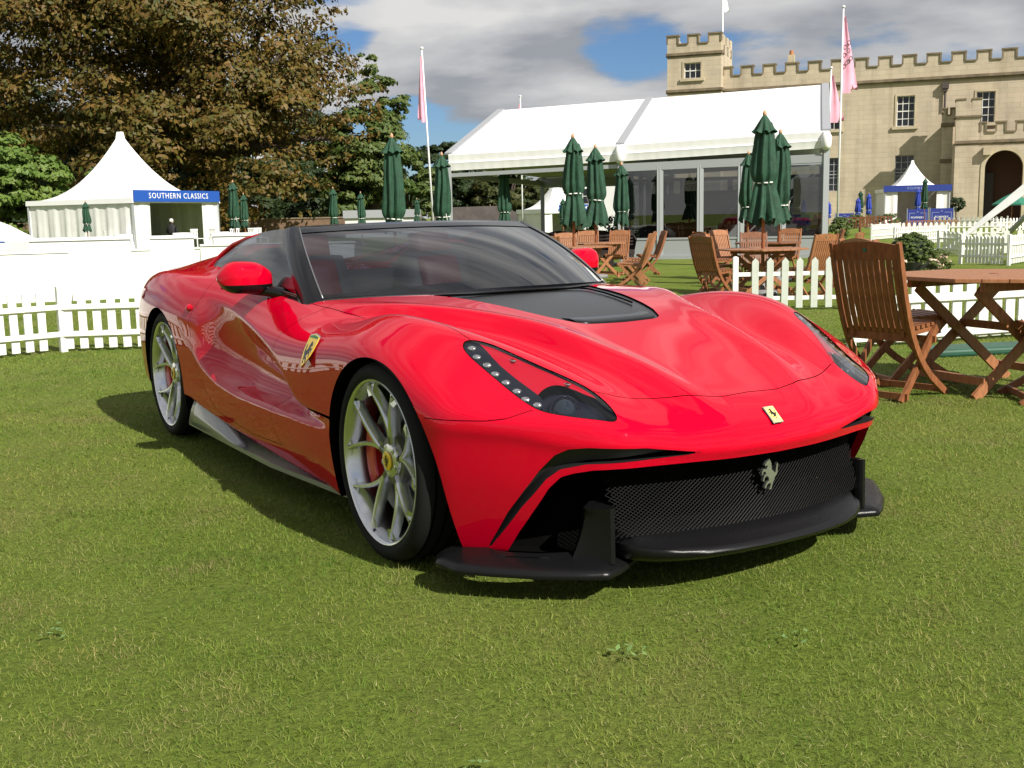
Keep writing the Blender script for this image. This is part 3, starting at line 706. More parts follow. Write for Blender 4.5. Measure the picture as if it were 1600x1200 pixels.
# ---- shields on the fenders
fl_ = join(body, door)[0]
def flank(x, z, sgn=-1):      # |y| of the painted skin at (x, z)
    k = np.abs(fl_[:, 1]) > .72; q = fl_[k & (fl_[:, 1]*sgn > 0)]; d2 = (q[:, 0]-x)**2+(q[:, 2]-z)**2; i = np.argsort(d2)[:8]; w = 1/(d2[i]+1e-6); return float((np.abs(q[i, 1])*w).sum()/w.sum())
SH = [(u*1.42, v*.80) for u, v in [(-.036, .06), (-.018, .066), (0, .070), (.018, .066), (.036, .06), (.037, .03), (.034, 0), (.027, -.03), (.015, -.056), (0, -.078), (-.015, -.056), (-.027, -.03), (-.034, 0), (-.037, .03)]]
for sgn in (-1, 1):
    _c = [flank(-.555, .683, sgn), (flank(-.505, .683, sgn)-flank(-.605, .683, sgn))/.1, (flank(-.555, .733, sgn)-flank(-.555, .633, sgn))/.1]
    fplane = lambda u, v: _c[0]+_c[1]*u+_c[2]*v+.002
    def onside(u, v, h): 
        x, z = -.555+u, .683+v; return (x, sgn*(fplane(u, v)+.0015+h), z)
    b = MB(); b.prism([(u*1.08, v*1.06) for u, v in SH], 0, .003, onside); sh = tri_build(b, 'fender_shield', M_CHROME, car)
    b = MB(); b.prism(SH, .003, .0045, onside); tri_build(b, 'shield_face', M_YELLOW, sh)
    b = MB(); b.prism([(-.046, .043), (.046, .043), (.046, .0485), (0, .0535), (-.046, .0485)], .0045, .0052, onside); tri_build(b, 'shield_stripe', mat('badge_green', (.02, .2, .05), .4), sh)
    tri_build(horse_mb(.080, .0012, lambda u, v, h: onside(sgn*u*1.25, v-.008, .0045+h)), 'shield_horse', M_BADGEBLK, sh)

# ---- headlamps: clear cover, red/black bowl, LED row, projector
def sel_side(mesh, sgn):
    V, Nn, Tt = mesh; s = (V[Tt].mean(1)[:, 1]*sgn) > 0; u, inv = np.unique(Tt[s], return_inverse=True); return V[u], Nn[u], inv.reshape(-1, 3)
LEDP = [(.300, .748), (.345, .750), (.39, .745), (.435, .738), (.48, .730), (.525, .7215), (.57, .710), (.607, .699)]
M_LAMPB = mat('lamp_black', (.006, .007, .014), .3, coat=.25, spec=.3)
for sgn in (-1, 1):
    lm = sel_side(lamp, sgn); V, Nn, Tt = lm
    hl = empty('headlight'); hl.parent = car
    npmesh('lamp_cover', (V-Nn*.002, Nn, Tt), M_LENS, hl)
    inn = (V-Nn*.012, Nn, Tt); a = np.abs(inn[0][:, 1])
    P2 = np.stack([inn[0][:, 0], a], 1)
    strip = [(.24, .715), (.30, .712), (.40, .714), (.48, .700), (.56, .680), (.60, .672), (.625, .685), (.63, .71), (.64, .80), (.24, .82)]
    g = sdf_poly(P2, smooth_poly(strip, 1)); band, rest = clip(inn, g)
    P2 = np.stack([rest[0][:, 0], np.abs(rest[0][:, 1])], 1)
    bowl = [(.625, .745), (.585, .69), (.572, .65), (.582, .605), (.62, .575), (.66, .55), (.69, .52), (.72, .47), (.86, .47), (.86, .72), (.70, .78)]
    g = sdf_poly(P2, smooth_poly(bowl, 2)); bw_, redz = clip(rest, g)
    npmesh('led_strip', band, M_LAMPB, hl); npmesh('lamp_blade', redz, M_RED, hl)
    npmesh('lamp_bowl', (bw_[0]-np.array([0, 0, .03]), bw_[1], bw_[2]), M_LAMPB, hl)
    # black seal around the lamp opening
    ring = []
    for x, y in np.vstack([HL, HL[:1]]):
        z = float(Tat(x, sgn*y)); ring.append((x, sgn*y, z))
    es = np.sort(np.concatenate([Tt[:, [0, 1]], Tt[:, [1, 2]], Tt[:, [2, 0]]]), 1); ue, cn = np.unique(es, axis=0, return_counts=True); bd = np.unique(ue[cn == 1])
    bnd = np.array(ring); dd = ((bnd[:, None, :2]-V[None, bd, :2])**2).sum(2).argmin(1); dd = [bd[q] for i, q in enumerate(dd) if i == 0 or q != dd[i-1]]
    t = MB(); t.tube([tuple(V[k]-Nn[k]*.002) for k in dd], .0024, 6, cap=False); t.build('lamp_seal', M_VOID, hl, smooth=True)
    for x, y in LEDP:
        k = ((inn[0][:, :2]-np.array([x, sgn*y]))**2).sum(1).argmin(); p = Vector(inn[0][k])+Vector(Nn[k])*.001; n_ = Vector(Nn[k])
        s_ = MB(); pr = [(.0155*math.cos(q), .009*math.sin(q)*.8) for q in np.linspace(0, math.pi/2, 5)]
        e1 = n_.cross(Vector((0, 0, 1))).normalized(); e2 = n_.cross(e1)
        rows = [[p+e1*(r*math.cos(t_))+e2*(r*math.sin(t_)*.75)+n_*h for t_ in np.linspace(0, 2*math.pi, 13)] for r, h in pr]
        s_.grid([[tuple(v) for v in r] for r in rows]); s_.build('led', mat('led_chrome', (.85, .78, .76), .15, metal=.9, var=.5, vscale=140), hl, smooth=True)
    k = ((inn[0][:, :2]-np.array([.66, sgn*.625]))**2).sum(1).argmin(); p = Vector(inn[0][k])+Vector((-.012, 0, -.022))
    d_ = Vector((.8, -sgn*-.25, .35)).normalized()
    e1 = d_.cross(Vector((0, 0, 1))).normalized(); e2 = d_.cross(e1)
    def disk(prof): 
        b = MB(); b.grid([[tuple(p+e1*(r*math.cos(t_))+e2*(r*math.sin(t_))+d_*h) for t_ in np.linspace(0, 2*math.pi, 25)] for r, h in prof]); return b
    disk([(.050, -.012), (.050, .004), (.044, .008), (.038, .002)]).build('projector_ring', M_LAMPB, hl, smooth=50)
    disk([(.038*math.cos(q), .026*math.sin(q)) for q in np.linspace(0, math.pi/2, 7)]).build('projector_lens', mat('projector_glass', (.015, .02, .03), .06, coat=.2, spec=.6), hl, smooth=True)
    for x, y in ((.43, .672), (.60, .585)):
        k = ((inn[0][:, :2]-np.array([x, sgn*y]))**2).sum(1).argmin(); q = Vector(inn[0][k])
        s_ = MB(); s_.bar(q+Vector((-.012, 0, .006)), q+Vector((.012, 0, .004)), .012, .006); bevel(s_.build('lamp_clip', M_CHROME, hl), .002)

# ---- windscreen, pillars, side glass
def hdr(y): a = abs(y)/.64; return Vector((-1.385-.165*a**2.0, y, 1.150-.014*a**2))
def bas(y): a = abs(y)/.775; return Vector((float(base_curve(y)), y, .866-.032*a**2))
def ws(u, v):    # u -1..1 across, v 0 base .. 1 header
    p = bas(u*.775).lerp(hdr(u*.64), v); n = Vector((.45, 0, .9)); q = 4*v*(1-v)
    p += n*(.030*q)*(1-.35*u*u); p.y += u*.018*q; return p
US = np.linspace(-1, 1, 41); VS = np.linspace(0, 1, 21)
b = MB(); b.grid([[ws(u*.955, .02+v*.93) for u in US] for v in VS]); b.build('windscreen', M_GLASS, car, smooth=True)
b = MB(); rows = []
for u in US:      # header rail
    p = ws(u, 1); t = (ws(u, 1)-ws(u, .9)).normalized(); n = Vector((-t.z, 0, t.x)); n = n if n.z > 0 else -n
    q = ws(u, .875); rows.append([q+n*.003, ws(u, .94)+n*.004, p+n*.004, p+n*-.006+t*.014, p-n*.03+t*.012, p-n*.036-t*.04, q-n*.004])
b.grid([[tuple(v) for v in r] for r in rows]); b.build('header_rail', M_GLOSSB, car, smooth=50)
for sgn in (-1, 1):
    b = MB(); rows = []
    for v in np.linspace(-.05, 1.0, 22):
        p = ws(sgn, v); q = ws(sgn*.945, v); o = Vector((-.075, sgn*.012, -.012))
        r0 = p+o*(1.0-.25*v)
        rows.append([q+Vector((0, 0, .002)), p.lerp(q, .5)+Vector((.004, sgn*.002, .006)), p+Vector((0, sgn*.006, .002)), p.lerp(r0, .5)+Vector((0, sgn*.010, 0)), r0+Vector((0, sgn*.003, 0)), r0+Vector((-.004, -sgn*.035, 0)), q+Vector((-.02, 0, -.02))])
    b.grid([[tuple(v) for v in r] for r in rows]); b.build('windscreen_pillar', M_GLOSSB, car, smooth=50)
    b = MB(); b.tube([tuple(ws(sgn*.945, v)+Vector((.002, 0, .004))) for v in np.linspace(.0, .97, 14)], .0035, 6); b.build('windscreen_trim', mat('trim_grey', (.25, .25, .26), .3, metal=.7), car, smooth=True)
    # side glass
    top = spl([-1.40, -1.62, -1.85, -2.1, -2.25, -2.34], [1.128, 1.128, 1.116, 1.088, 1.055, 1.02]); ty = spl([-1.40, -1.6, -2.0, -2.34], [.645, .655, .665, .68])
    rows = []
    for s_ in np.linspace(0, 1, 26):
        xb = -1.10-(2.36-1.10)*s_; xt = -1.56-(2.33-1.56)*s_; zb_ = .842+.085*s_; yb = .775+.012*math.sin(s_*3.1)
        rows.append([(xb+(xt-xb)*t_, sgn*(yb+(float(ty(xt))-yb)*t_+.016*math.sin(t_*math.pi)), zb_+(float(top(xt))-zb_)*t_) for t_ in np.linspace(0, 1, 9)])
    b = MB(); b.grid(rows); b.build('side_window', M_GLASS, car, smooth=True)
    b = MB(); b.tube([r[0] for r in rows], .008, 6); b.build('window_seal', M_GLOSSB, car, smooth=True)
    b = MB(); b.grid([[rows[22][k], rows[24][k], rows[25][k]] for k in range(9)]); 
    b.build('quarter_pillar', M_GLOSSB, car, smooth=True)
    # red buttress rim that sweeps up behind the side glass
    b = MB(); b.tube([(-2.56, sgn*.79, .885), (-2.46, sgn*.768, .925), (-2.40, sgn*.745, .958), (-2.345, sgn*.715, 1.003), (-2.25, sgn*.690, 1.048), (-2.1, sgn*.672, 1.080), (-1.9, sgn*.662, 1.104)], [.008, .014, .016, .015, .013, .010, .005], 10)
    b.build('buttress', M_RED, car, smooth=True)
    b = MB(); b.grid([[(-2.30, sgn*.70, 1.03), (-2.30, sgn*.40, 1.05), (-2.28, sgn*.25, .98)], [(-2.5, sgn*.74, .945), (-2.5, sgn*.42, 1.03), (-2.5, sgn*.2, .96)], [(-2.8, sgn*.8, .90), (-2.8, sgn*.45, .98), (-2.8, sgn*.2, .92)]]); b.build('rear_fairing', M_RED, car, smooth=True)
    # mirror
    mr = empty('door_mirror'); mr.parent = car
    secs = []; 
    for q in np.linspace(0, 1, 17):
        y = .800+.235*q; sc = (math.sin(math.pi*min(1, q*1.9+.28)/2))**.8*(1-max(0, (q-.62)/.38)**2.6*.88)
        drop = -.005*q; hx = .075*sc; hz = .066*sc; cz = .912+.014*math.sin(q*2.4)
        x0 = -1.42+.02*q-.035*q*q
        ring = []
        for a in np.linspace(0, 2*math.pi, 29)[:-1]:
            cx0, sx0 = math.cos(a), math.sin(a); e = .72 if sx0 > 0 else .52
            ring.append((x0+hx*math.copysign(abs(cx0)**e, cx0)*(1 if cx0 > 0 else .75), sgn*y, cz+hz*math.copysign(abs(sx0)**e, sx0)*(1.05 if sx0 > 0 else 1.12)))
        secs.append(ring+[ring[0]])
    b = MB(); b.grid([r for r in secs]); b.f += [tuple(range(29)), tuple(range(16*29, 17*29))]
    me = b.mesh('mirror_housing', M_RED, True); 
    bm = bmesh.new(); bm.from_mesh(me); me.materials.append(M_GLOSSB)
    geom = bm.verts[:]+bm.edges[:]+bm.faces[:]; bmesh.ops.bisect_plane(bm, geom=geom, plane_co=(0, 0, .892), plane_no=(0, 0, 1))
    low = bm.copy(); 
    bmesh.ops.delete(bm, geom=[f for f in bm.faces if f.calc_center_median().z < .892], context='FACES'); bmesh.ops.delete(low, geom=[f for f in low.faces if f.calc_center_median().z >= .892], context='FACES')
    bm.to_mesh(me); inst('mirror_cap', me, mr)
    ml = bpy.data.meshes.new('mirror_base'); low.to_mesh(ml); ml.materials.append(M_GLOSSB); bm.free(); low.free()
    ml.polygons.foreach_set('use_smooth', [True]*len(ml.polygons)); inst('mirror_base', ml, mr)
    b = MB(); b.tube([(-1.28, sgn*.742, .838), (-1.33, sgn*.775, .848), (-1.385, sgn*.82, .860), (-1.41, sgn*.88, .868), (-1.415, sgn*.95, .872)], [.030, .028, .026, .024, .015], 10); b.build('mirror_arm', M_GLOSSB, mr, smooth=True)
    b = MB(); b.grid([[(-1.478, sgn*.82, .865), (-1.478, sgn*.82, .95)], [(-1.492, sgn*1.0, .87), (-1.492, sgn*1.0, .95)]]); b.build('mirror_glass', mat('mirror_silver', (.8, .8, .82), .02, metal=1), mr)
    # door handle
    dp = DR if sgn < 0 else DL
    b = MB(); xs = np.linspace(-2.245, -2.165, 9); rows = []
    for i, x in enumerate(xs):
        q = math.sin(math.pi*i/8); z = .742; yb = flank(x, z, sgn)
        rows.append([(x, sgn*(yb-.003+(.022*q)*math.sin(t_)), z+(.004+.016*q)*math.cos(t_)) for t_ in np.linspace(0, math.pi, 8)])
    b.grid(rows); b.build('door_handle', M_RED, dp, smooth=True)
    # grey sill blade with upturned vane
    rows = []
    for x in np.linspace(-.25, -2.25, 26):
        q = (x+.25)/-2.0; zb_ = .148+.004*q; yo = .905+.07*min(1, q*2.5)
        rows.append([(x, sgn*.80, zb_+.012), (x, sgn*(yo-.02), zb_+.006), (x, sgn*yo, zb_+.008), (x, sgn*yo, zb_-.012), (x, sgn*(yo-.015), zb_-.018), (x, sgn*.80, zb_-.016)])
    b = MB(); b.grid(rows); b.f += [tuple(range(6)), tuple(range(25*6, 26*6))]; b.build('sill_blade', M_SILL, car, smooth=40)
    rows = []
    for x in np.linspace(-1.43, -2.245, 14):
        q = (x+1.43)/-.815; h_ = .006+.168*q**.95
        rows.append([(x-.03*0, sgn*(.973), .148), (x, sgn*(.962-.004*q), .150+h_*.35), (x, sgn*(.950-.016*q), .150+h_*.7), (x, sgn*(.938-.02*q), .150+h_)])
    b = MB(); b.grid(rows); o = b.build('sill_vane', M_SILL, car, smooth=True); sd_ = o.modifiers.new('thick', 'SOLIDIFY'); sd_.thickness = .012; sd_.offset = 0
# ---- cockpit
b = MB(); b.box(-2.12, -.98, -.70, .70, .20, .24); b.box(-2.16, -2.12, -.74, .74, .20, .90)
for sgn in (-1, 1): b.box(-2.12, -.98, sgn*.70 if sgn > 0 else -.74, .74 if sgn > 0 else sgn*.70, .2, .78)
b.box(-.96, -.92, -.72, .72, .2, .80); b.box(-2.12, -1.0, -.11, .11, .24, .50); b.build('cockpit_tub', M_LEATHER, car)
b = MB(); b.grid([[(x, y, .80-.055*(max(0, -x-.80)/.42)**2+.012*math.cos(y*4)) for y in np.linspace(-.70, .70, 25)] for x in np.linspace(-.80, -1.24, 8)]); b.grid([[(-1.24, y, .745+.012*math.cos(y*4)) for y in np.linspace(-.7, .7, 25)], [(-1.20, y, .50) for y in np.linspace(-.7, .7, 25)]]); b.build('dashboard', M_LEATHER, car, smooth=40)
for y0 in (-.36, .36):
    st = empty('seat'); st.parent = car
    def pad(name, ctr, prof, m_, rot):
        b = MB(); P = []
        for i, v in enumerate(np.linspace(0, 1, 13)):
            w_ = prof(v); row = []
            for a in np.linspace(0, 2*math.pi, 21):
                c0, s0 = math.cos(a), math.sin(a); row.append(Vector((math.copysign(abs(s0)**.6, s0)*ctr[4]*.5*(math.sin(math.pi*(.12+.76*v))**.35), math.copysign(abs(c0)**.7, c0)*w_*.5, (v-.5)*ctr[3])))
            P.append(row)
        mrot = Euler((0, rot, 0)).to_matrix(); b.grid([[tuple(mrot @ q+Vector(ctr[:3])) for q in r] for r in P]); b.f += [tuple(range(21)), tuple(range(12*21, 13*21))]
        return b.build(name, m_, st, smooth=True)
    pad('seat_back', (-1.95, y0, .66, .66, .16), lambda v: .50-.10*v-.02*math.cos(v*6), M_LEATHER, rad(-20))
    pad('seat_insert', (-1.915, y0, .68, .58, .12), lambda v: .30-.05*v, M_REDLEA, rad(-20))
    pad('headrest', (-2.07, y0, 1.00, .17, .11), lambda v: .24, M_REDLEA, rad(-16))
    pad('seat_base', (-1.64, y0, .36, .52, .16), lambda v: .48, M_LEATHER, rad(84))
b = MB(); c0 = Vector((-1.42, .36, .72)); ax = Vector((.93, 0, -.36)); e1 = Vector((0, 1, 0)); e2 = ax.cross(e1)
b.tube([tuple(c0+e1*(.18*math.cos(t_))+e2*(.17*math.sin(t_))) for t_ in np.linspace(0, 2*math.pi, 33)], .015, 8, cap=False)
for t_ in (0, math.pi, -math.pi/2): b.bar(c0, c0+e1*(.175*math.cos(t_))+e2*(.165*math.sin(t_)), .035, .015)
b.tube([tuple(c0), tuple(c0+ax*.25)], .03, 8); b.build('steering_wheel', M_LEATHER, car, smooth=50)
# bulkhead behind the seats
b = MB(); b.grid([[(-2.13, y, .6), (-2.14, y, .88+.12*math.exp(-((abs(y)-.45)/.22)**4)), (-2.22, y, .90+.125*math.exp(-((abs(y)-.45)/.22)**4))] for y in np.linspace(-.72, .72, 33)]); b.build('bulkhead', M_LEATHER, car, smooth=50)

# ================================================================ GROUND
def ground_mat():
    m = bpy.data.materials.new('lawn_turf'); m.use_nodes = True; t = m.node_tree; b = t.nodes['Principled BSDF']
    tcn = t.nodes.new('ShaderNodeTexCoord'); L = t.links.new
    def noise(sc, det=6, ro=.6):
        n = t.nodes.new('ShaderNodeTexNoise'); n.inputs['Scale'].default_value = sc; n.inputs['Detail'].default_value = det; n.inputs['Roughness'].default_value = ro
        L(tcn.outputs['Object'], n.inputs['Vector']); return n.outputs['Fac']
    def ramp(f, stops):
        r = t.nodes.new('ShaderNodeValToRGB'); L(f, r.inputs[0]); e = r.color_ramp.elements
        while len(e) < len(stops): e.new(.5)
        for k, (p, c) in enumerate(stops): e[k].position = p; e[k].color = (*c, 1)
        return r.outputs[0]
    big = ramp(noise(.55, 5), [(.3, (.118, .176, .024)), (.5, (.162, .216, .035)), (.72, (.21, .23, .058))])
    fine = ramp(noise(38, 7, .7), [(.25, (.40, .42, .36)), (.5, (.85, .87, .8)), (.75, (1.35, 1.3, 1.15))])
    dry = ramp(noise(2.6, 8, .7), [(.54, (0, 0, 0)), (.76, (1, 1, 1))])
    mx_ = t.nodes.new('ShaderNodeMix'); mx_.data_type = 'RGBA'; mx_.blend_type = 'MULTIPLY'; mx_.inputs['Factor'].default_value = 1; L(big, mx_.inputs['A']); L(fine, mx_.inputs['B'])
    m2 = t.nodes.new('ShaderNodeMix'); m2.data_type = 'RGBA'; k = t.nodes.new('ShaderNodeMath'); k.operation = 'MULTIPLY'; k.inputs[1].default_value = .45; L(dry, k.inputs[0])
    L(k.outputs[0], m2.inputs['Factor']); L(mx_.outputs['Result'], m2.inputs['A']); m2.inputs['B'].default_value = (.145, .125, .045, 1)
    L(m2.outputs['Result'], b.inputs['Base Color']); b.inputs['Roughness'].default_value = .9; b.inputs['Specular IOR Level'].default_value = .15
    bn = t.nodes.new('ShaderNodeBump'); bn.inputs['Strength'].default_value = .9; bn.inputs['Distance'].default_value = .03; L(noise(60, 6, .7), bn.inputs['Height']); L(bn.outputs[0], b.inputs['Normal'])
    return m
lawn = MB(); xs = [-1500, -60, -20, -8, 8, 20, 60, 1500]; ys = [-600, -10, 2, 14, 40, 120, 2500]
lawn.grid([[(x, y, 0) for x in xs] for y in ys]); lw = lawn.build('lawn', ground_mat()); lw['kind'] = 'structure'
lw.data.flip_normals() if lw.data.polygons[0].normal.z < 0 else None
def blade_mat(name, c1, c2, c3):
    m = bpy.data.materials.new(name); m.use_nodes = True; t = m.node_tree; b = t.nodes['Principled BSDF']; L = t.links.new
    g = t.nodes.new('ShaderNodeNewGeometry'); r = t.nodes.new('ShaderNodeValToRGB'); L(g.outputs['Random Per Island'], r.inputs[0]); e = r.color_ramp.elements; e.new(.5)
    for k, (p, c) in enumerate(((0, c1), (.55, c2), (1, c3))): e[k].position = p; e[k].color = (*c, 1)
    tcn = t.nodes.new('ShaderNodeTexCoord')
    def nz(sc, det, off):
        mp_n = t.nodes.new('ShaderNodeMapping'); mp_n.inputs['Location'].default_value = off; L(tcn.outputs['Object'], mp_n.inputs[0])
        n = t.nodes.new('ShaderNodeTexNoise'); n.inputs['Scale'].default_value = sc; n.inputs['Detail'].default_value = det; n.inputs['Roughness'].default_value = .66; L(mp_n.outputs[0], n.inputs['Vector']); return n.outputs['Fac']
    def rmp(f, stops):
        q = t.nodes.new('ShaderNodeValToRGB'); L(f, q.inputs[0]); e_ = q.color_ramp.elements
        while len(e_) < len(stops): e_.new(.5)
        for k, (p, c) in enumerate(stops): e_[k].position = p; e_[k].color = (*c, 1)
        return q.outputs[0]
    def mulc(a_, b_, typ='MULTIPLY', fac=None):
        q = t.nodes.new('ShaderNodeMix'); q.data_type = 'RGBA'; q.blend_type = typ; q.inputs['Factor'].default_value = 1
        if fac is not None: L(fac, q.inputs['Factor'])
        L(a_, q.inputs['A'])
        if isinstance(b_, tuple): q.inputs['B'].default_value = (*b_, 1)
        else: L(b_, q.inputs['B'])
        return q
    lush = rmp(nz(1.25, 7, (0, 0, 0)), [(.36, (.50, .70, .44)), (.46, (.82, .92, .76)), (.54, (1.0, 1.0, 1.0)), (.66, (1.26, 1.10, 1.15))])
    m1 = mulc(r.outputs[0], lush); m1 = mulc(m1.outputs['Result'], rmp(nz(9.0, 5, (3, 7, 0)), [(.30, (.70, .76, .66)), (.52, (1, 1, 1)), (.72, (1.22, 1.14, 1.10))]))
    dry = rmp(nz(2.3, 8, (11, 4, 0)), [(.51, (0, 0, 0)), (.64, (.85, .85, .85))])
    mx_ = mulc(m1.outputs['Result'], (.27, .225, .095), 'MIX', dry)
    L(mx_.outputs['Result'], b.inputs['Base Color']); b.inputs['Roughness'].default_value = .6; b.inputs['Specular IOR Level'].default_value = .25
    tr = t.nodes.new('ShaderNodeBsdfTranslucent'); L(mx_.outputs['Result'], tr.inputs[0]); ms = t.nodes.new('ShaderNodeMixShader'); ms.inputs[0].default_value = .4
    o = t.nodes['Material Output']; L(b.outputs[0], ms.inputs[1]); L(tr.outputs[0], ms.inputs[2]); L(ms.outputs[0], o.inputs[0]); return m
M_BLADE = blade_mat('grass_blade', (.142, .218, .026), (.205, .278, .040), (.32, .30, .10))
def cards(P, d1, d2):       # P (n,3) base centres; triangles: base +-d1, tip d2
    n = len(P); V = np.stack([P-d1, P+d1, P+d2], 1).reshape(-1, 3); return V, np.arange(n*3).reshape(-1, 3)
def grass():
    rg = np.random.RandomState(3); pts = []
    for y0, y1, dens in ((1.75, 3, 9500), (3, 4.5, 7000), (4.5, 7, 4000), (7, 10.5, 2000), (10.5, 15, 800)):
        xa, xb = -.56*y1-.4, .56*y1+.4; n = int((xb-xa)*(y1-y0)*dens); p = np.stack([rg.uniform(xa, xb, n), rg.uniform(y0, y1, n)], 1)
        pts.append(p[np.abs(p[:, 0]) < .54*p[:, 1]+.4])
    p = np.concatenate(pts)
    bare = sum(np.sin(p[:, 0]*a+p[:, 1]*b+c) for a, b, c in ((2.1, 3.3, .4), (-4.7, 2.2, 1.9), (5.9, 6.1, .2), (11.3, -7.9, 2.2), (-17.0, 13.0, 4.0)))/5
    p = p[rg.rand(len(p)) < np.clip(1.05-1.1*np.clip(bare, 0, 1), .35, 1)]; n = len(p)
    # low patches and tufts
    f = np.sin(p[:, 0]*3.1+1.3*np.sin(p[:, 1]*2.3))*np.sin(p[:, 1]*2.7+1.1*np.sin(p[:, 0]*1.9))
    lu = sum(np.sin(p[:, 0]*a_+p[:, 1]*b_+c_) for a_, b_, c_ in ((3.7, 1.1, .2), (-2.3, 4.9, 1.1), (7.1, -3.3, 2.6), (1.7, 8.3, 5.0)))/4
    h = (.009+.008*rg.rand(n)+.010*np.clip(lu-.15, 0, 1))*np.where(rg.rand(n) < .03, 1.7, 1); far = np.clip((p[:, 1]-3)/8, 0, 1)
    w = (.0010+.0008*rg.rand(n))*(1+2.2*far); a = rg.uniform(0, 2*np.pi, n); l = rg.uniform(.35, 1.7, n); b = a+rg.uniform(-.9, .9, n)+np.pi/2
    P = np.stack([p[:, 0], p[:, 1], np.full(n, -.001)], 1); d1 = np.stack([np.cos(a)*w, np.sin(a)*w, 0*w], 1); d2 = np.stack([np.cos(b)*h*l, np.sin(b)*h*l, h], 1)
    V, T = cards(P, d1, d2); Nn = np.tile([0, 0, 1.], (n, 1))+np.stack([np.cos(b), np.sin(b), 0*b], 1)*.35; Nn = np.repeat(Nn, 3, 0)+rg.normal(0, .12, (3*n, 3)); Nn /= np.linalg.norm(Nn, axis=1, keepdims=True)
    n3 = np.cross(V[1::3]-V[0::3], V[2::3]-V[0::3]); T = np.where((n3[:, 2] < 0)[:, None], T[:, [0, 2, 1]], T); o = npmesh('grass', (V, Nn, T), M_BLADE, normals=False); o.data.polygons.foreach_set('use_smooth', np.zeros(len(T), bool)); o['kind'] = 'stuff'; o['label'] = 'short mown lawn grass around the car'; return o
grass()
def clippings():
    rg = np.random.RandomState(5); n = 5000; y = rg.uniform(1.8, 9, n); x = rg.uniform(-.56, .56, n)*(y+.6); a = rg.uniform(0, 6.28, n); l = rg.uniform(.006, .022, n)
    P = np.stack([x, y, rg.uniform(.008, .022, n)], 1); d2 = np.stack([np.cos(a)*l, np.sin(a)*l, rg.uniform(-.2, .4, n)*l], 1); d1 = np.stack([-np.sin(a), np.cos(a), 0*a], 1)*.0009
    V, T = cards(P, d1, d2); n3 = np.cross(V[1::3]-V[0::3], V[2::3]-V[0::3]); T = np.where((n3[:, 2] < 0)[:, None], T[:, [0, 2, 1]], T)
    o = npmesh('grass_clippings', (V, V, T), mat('dry_straw', (.42, .36, .17), .8), normals=False); o['kind'] = 'stuff'
clippings()
def weeds():
    rg = np.random.RandomState(9); Vs = []; Ts_ = []; k = 0
    for cx0, cy0, n, r in ((.30, 2.78, 10, .05), (.76, 2.86, 7, .05), (-1.32, 3.02, 9, .06), (-.1, 2.2, 5, .04)):
        for _ in range(n):
            a = rg.uniform(0, 6.28); q = r*rg.rand()**.5; c = np.array([cx0+q*np.cos(a), cy0+q*np.sin(a), .018+.012*rg.rand()]); b = rg.uniform(0, 6.28); l = .008+.008*rg.rand()
            e1 = np.array([np.cos(b), np.sin(b), rg.uniform(-.1, .5)])*l; e2 = np.array([-np.sin(b), np.cos(b), rg.uniform(-.2, .2)])*l*.5
            Vs += [c-e1, c+e2, c+e1, c-e2]; Ts_ += [(k, k+1, k+2), (k, k+2, k+3)]; k += 4
    V = np.array(Vs); o = npmesh('lawn_weeds', (V, np.tile([0, 0, 1.], (len(V), 1)), np.array(Ts_)), mat('clover_leaf', (.13, .22, .06), .6), normals=False); o['kind'] = 'stuff'
weeds()

# ================================================================ PICKET FENCES
M_FENCE = mat('white_fence_paint', (.78, .78, .73), .5, var=.16, vscale=6, bump=.2, bscale=30)
M_FENCEG = mat('grey_white_paint', (.50, .53, .47), .6, var=.08, vscale=14)  # greyer than the rails, for pickets standing in front of them
def picket_mesh(w, h, z0=.03, tip=.045, t=.018, mt=None):
    b = MB(); b.prism([(-w/2, z0), (w/2, z0), (w/2, h-tip), (0, h), (-w/2, h-tip)], -t/2, t/2, lambda u, v, q: (u, q, v)); return b.mesh('picket', mt or M_FENCE)
PK = {}
def fence(label, a, b, h=.60, pitch=.126, w=.072, rails=(.17, .42), rail_h=.048, front=True, posts=(1, 1), group=None, pk=None):
    """front=True: rails on the camera side of the pickets (fence local -Y)"""
    a, b = Vector((*a, 0)), Vector((*b, 0)); d = b-a; L_ = d.length; rz = math.atan2(d.y, d.x)
    f = empty('picket_fence', a, rz, label, 'fence', group); key = (w, h, front)
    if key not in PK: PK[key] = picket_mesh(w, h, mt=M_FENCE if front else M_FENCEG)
    s = -1 if front else 1; n = int((L_-.06)/pitch)
    for k in range(n+1):
        x = .06+k*(L_-.12)/max(n, 1)
        if (posts[0] and x < .08) or (posts[1] and x > L_-.08): continue
        inst('picket', PK[key], f, (x, 0, 0), (0, random.uniform(-.008, .008), random.uniform(-.01, .01)))
    for z in rails:
        r = MB(); r.box(0, L_, s*.010 if s > 0 else -.034, .034 if s > 0 else -.010, z-rail_h/2, z+rail_h/2); bevel(r.build('rail', M_FENCE, f), .003)
    for k, x in enumerate((0, L_)):
        if posts[k]:
            p = MB(); p.prism([(-.032, 0), (.032, 0), (.032, h+.01), (0, h+.025), (-.032, h+.01)], -.026, .026, lambda u, v, q: (u, q, v)); o = p.build('fence_post', M_FENCE, f, loc=(x, s*.008*0, 0)); bevel(o, .004)
    return f
fence('white picket fence section with pointed boards at the left edge of the photo', (-7.6, 6.75), (-4.17, 10.19), posts=(0, 1))
fence('white picket fence stretching past the left photo edge towards the viewer', (-8.7, -3.0), (-7.6, 6.75), posts=(1, 1))
fence('white picket fence running from the corner post to behind the red car tail', (-4.17, 10.19), (-.6, 10.72), pitch=.128, posts=(0, 1))
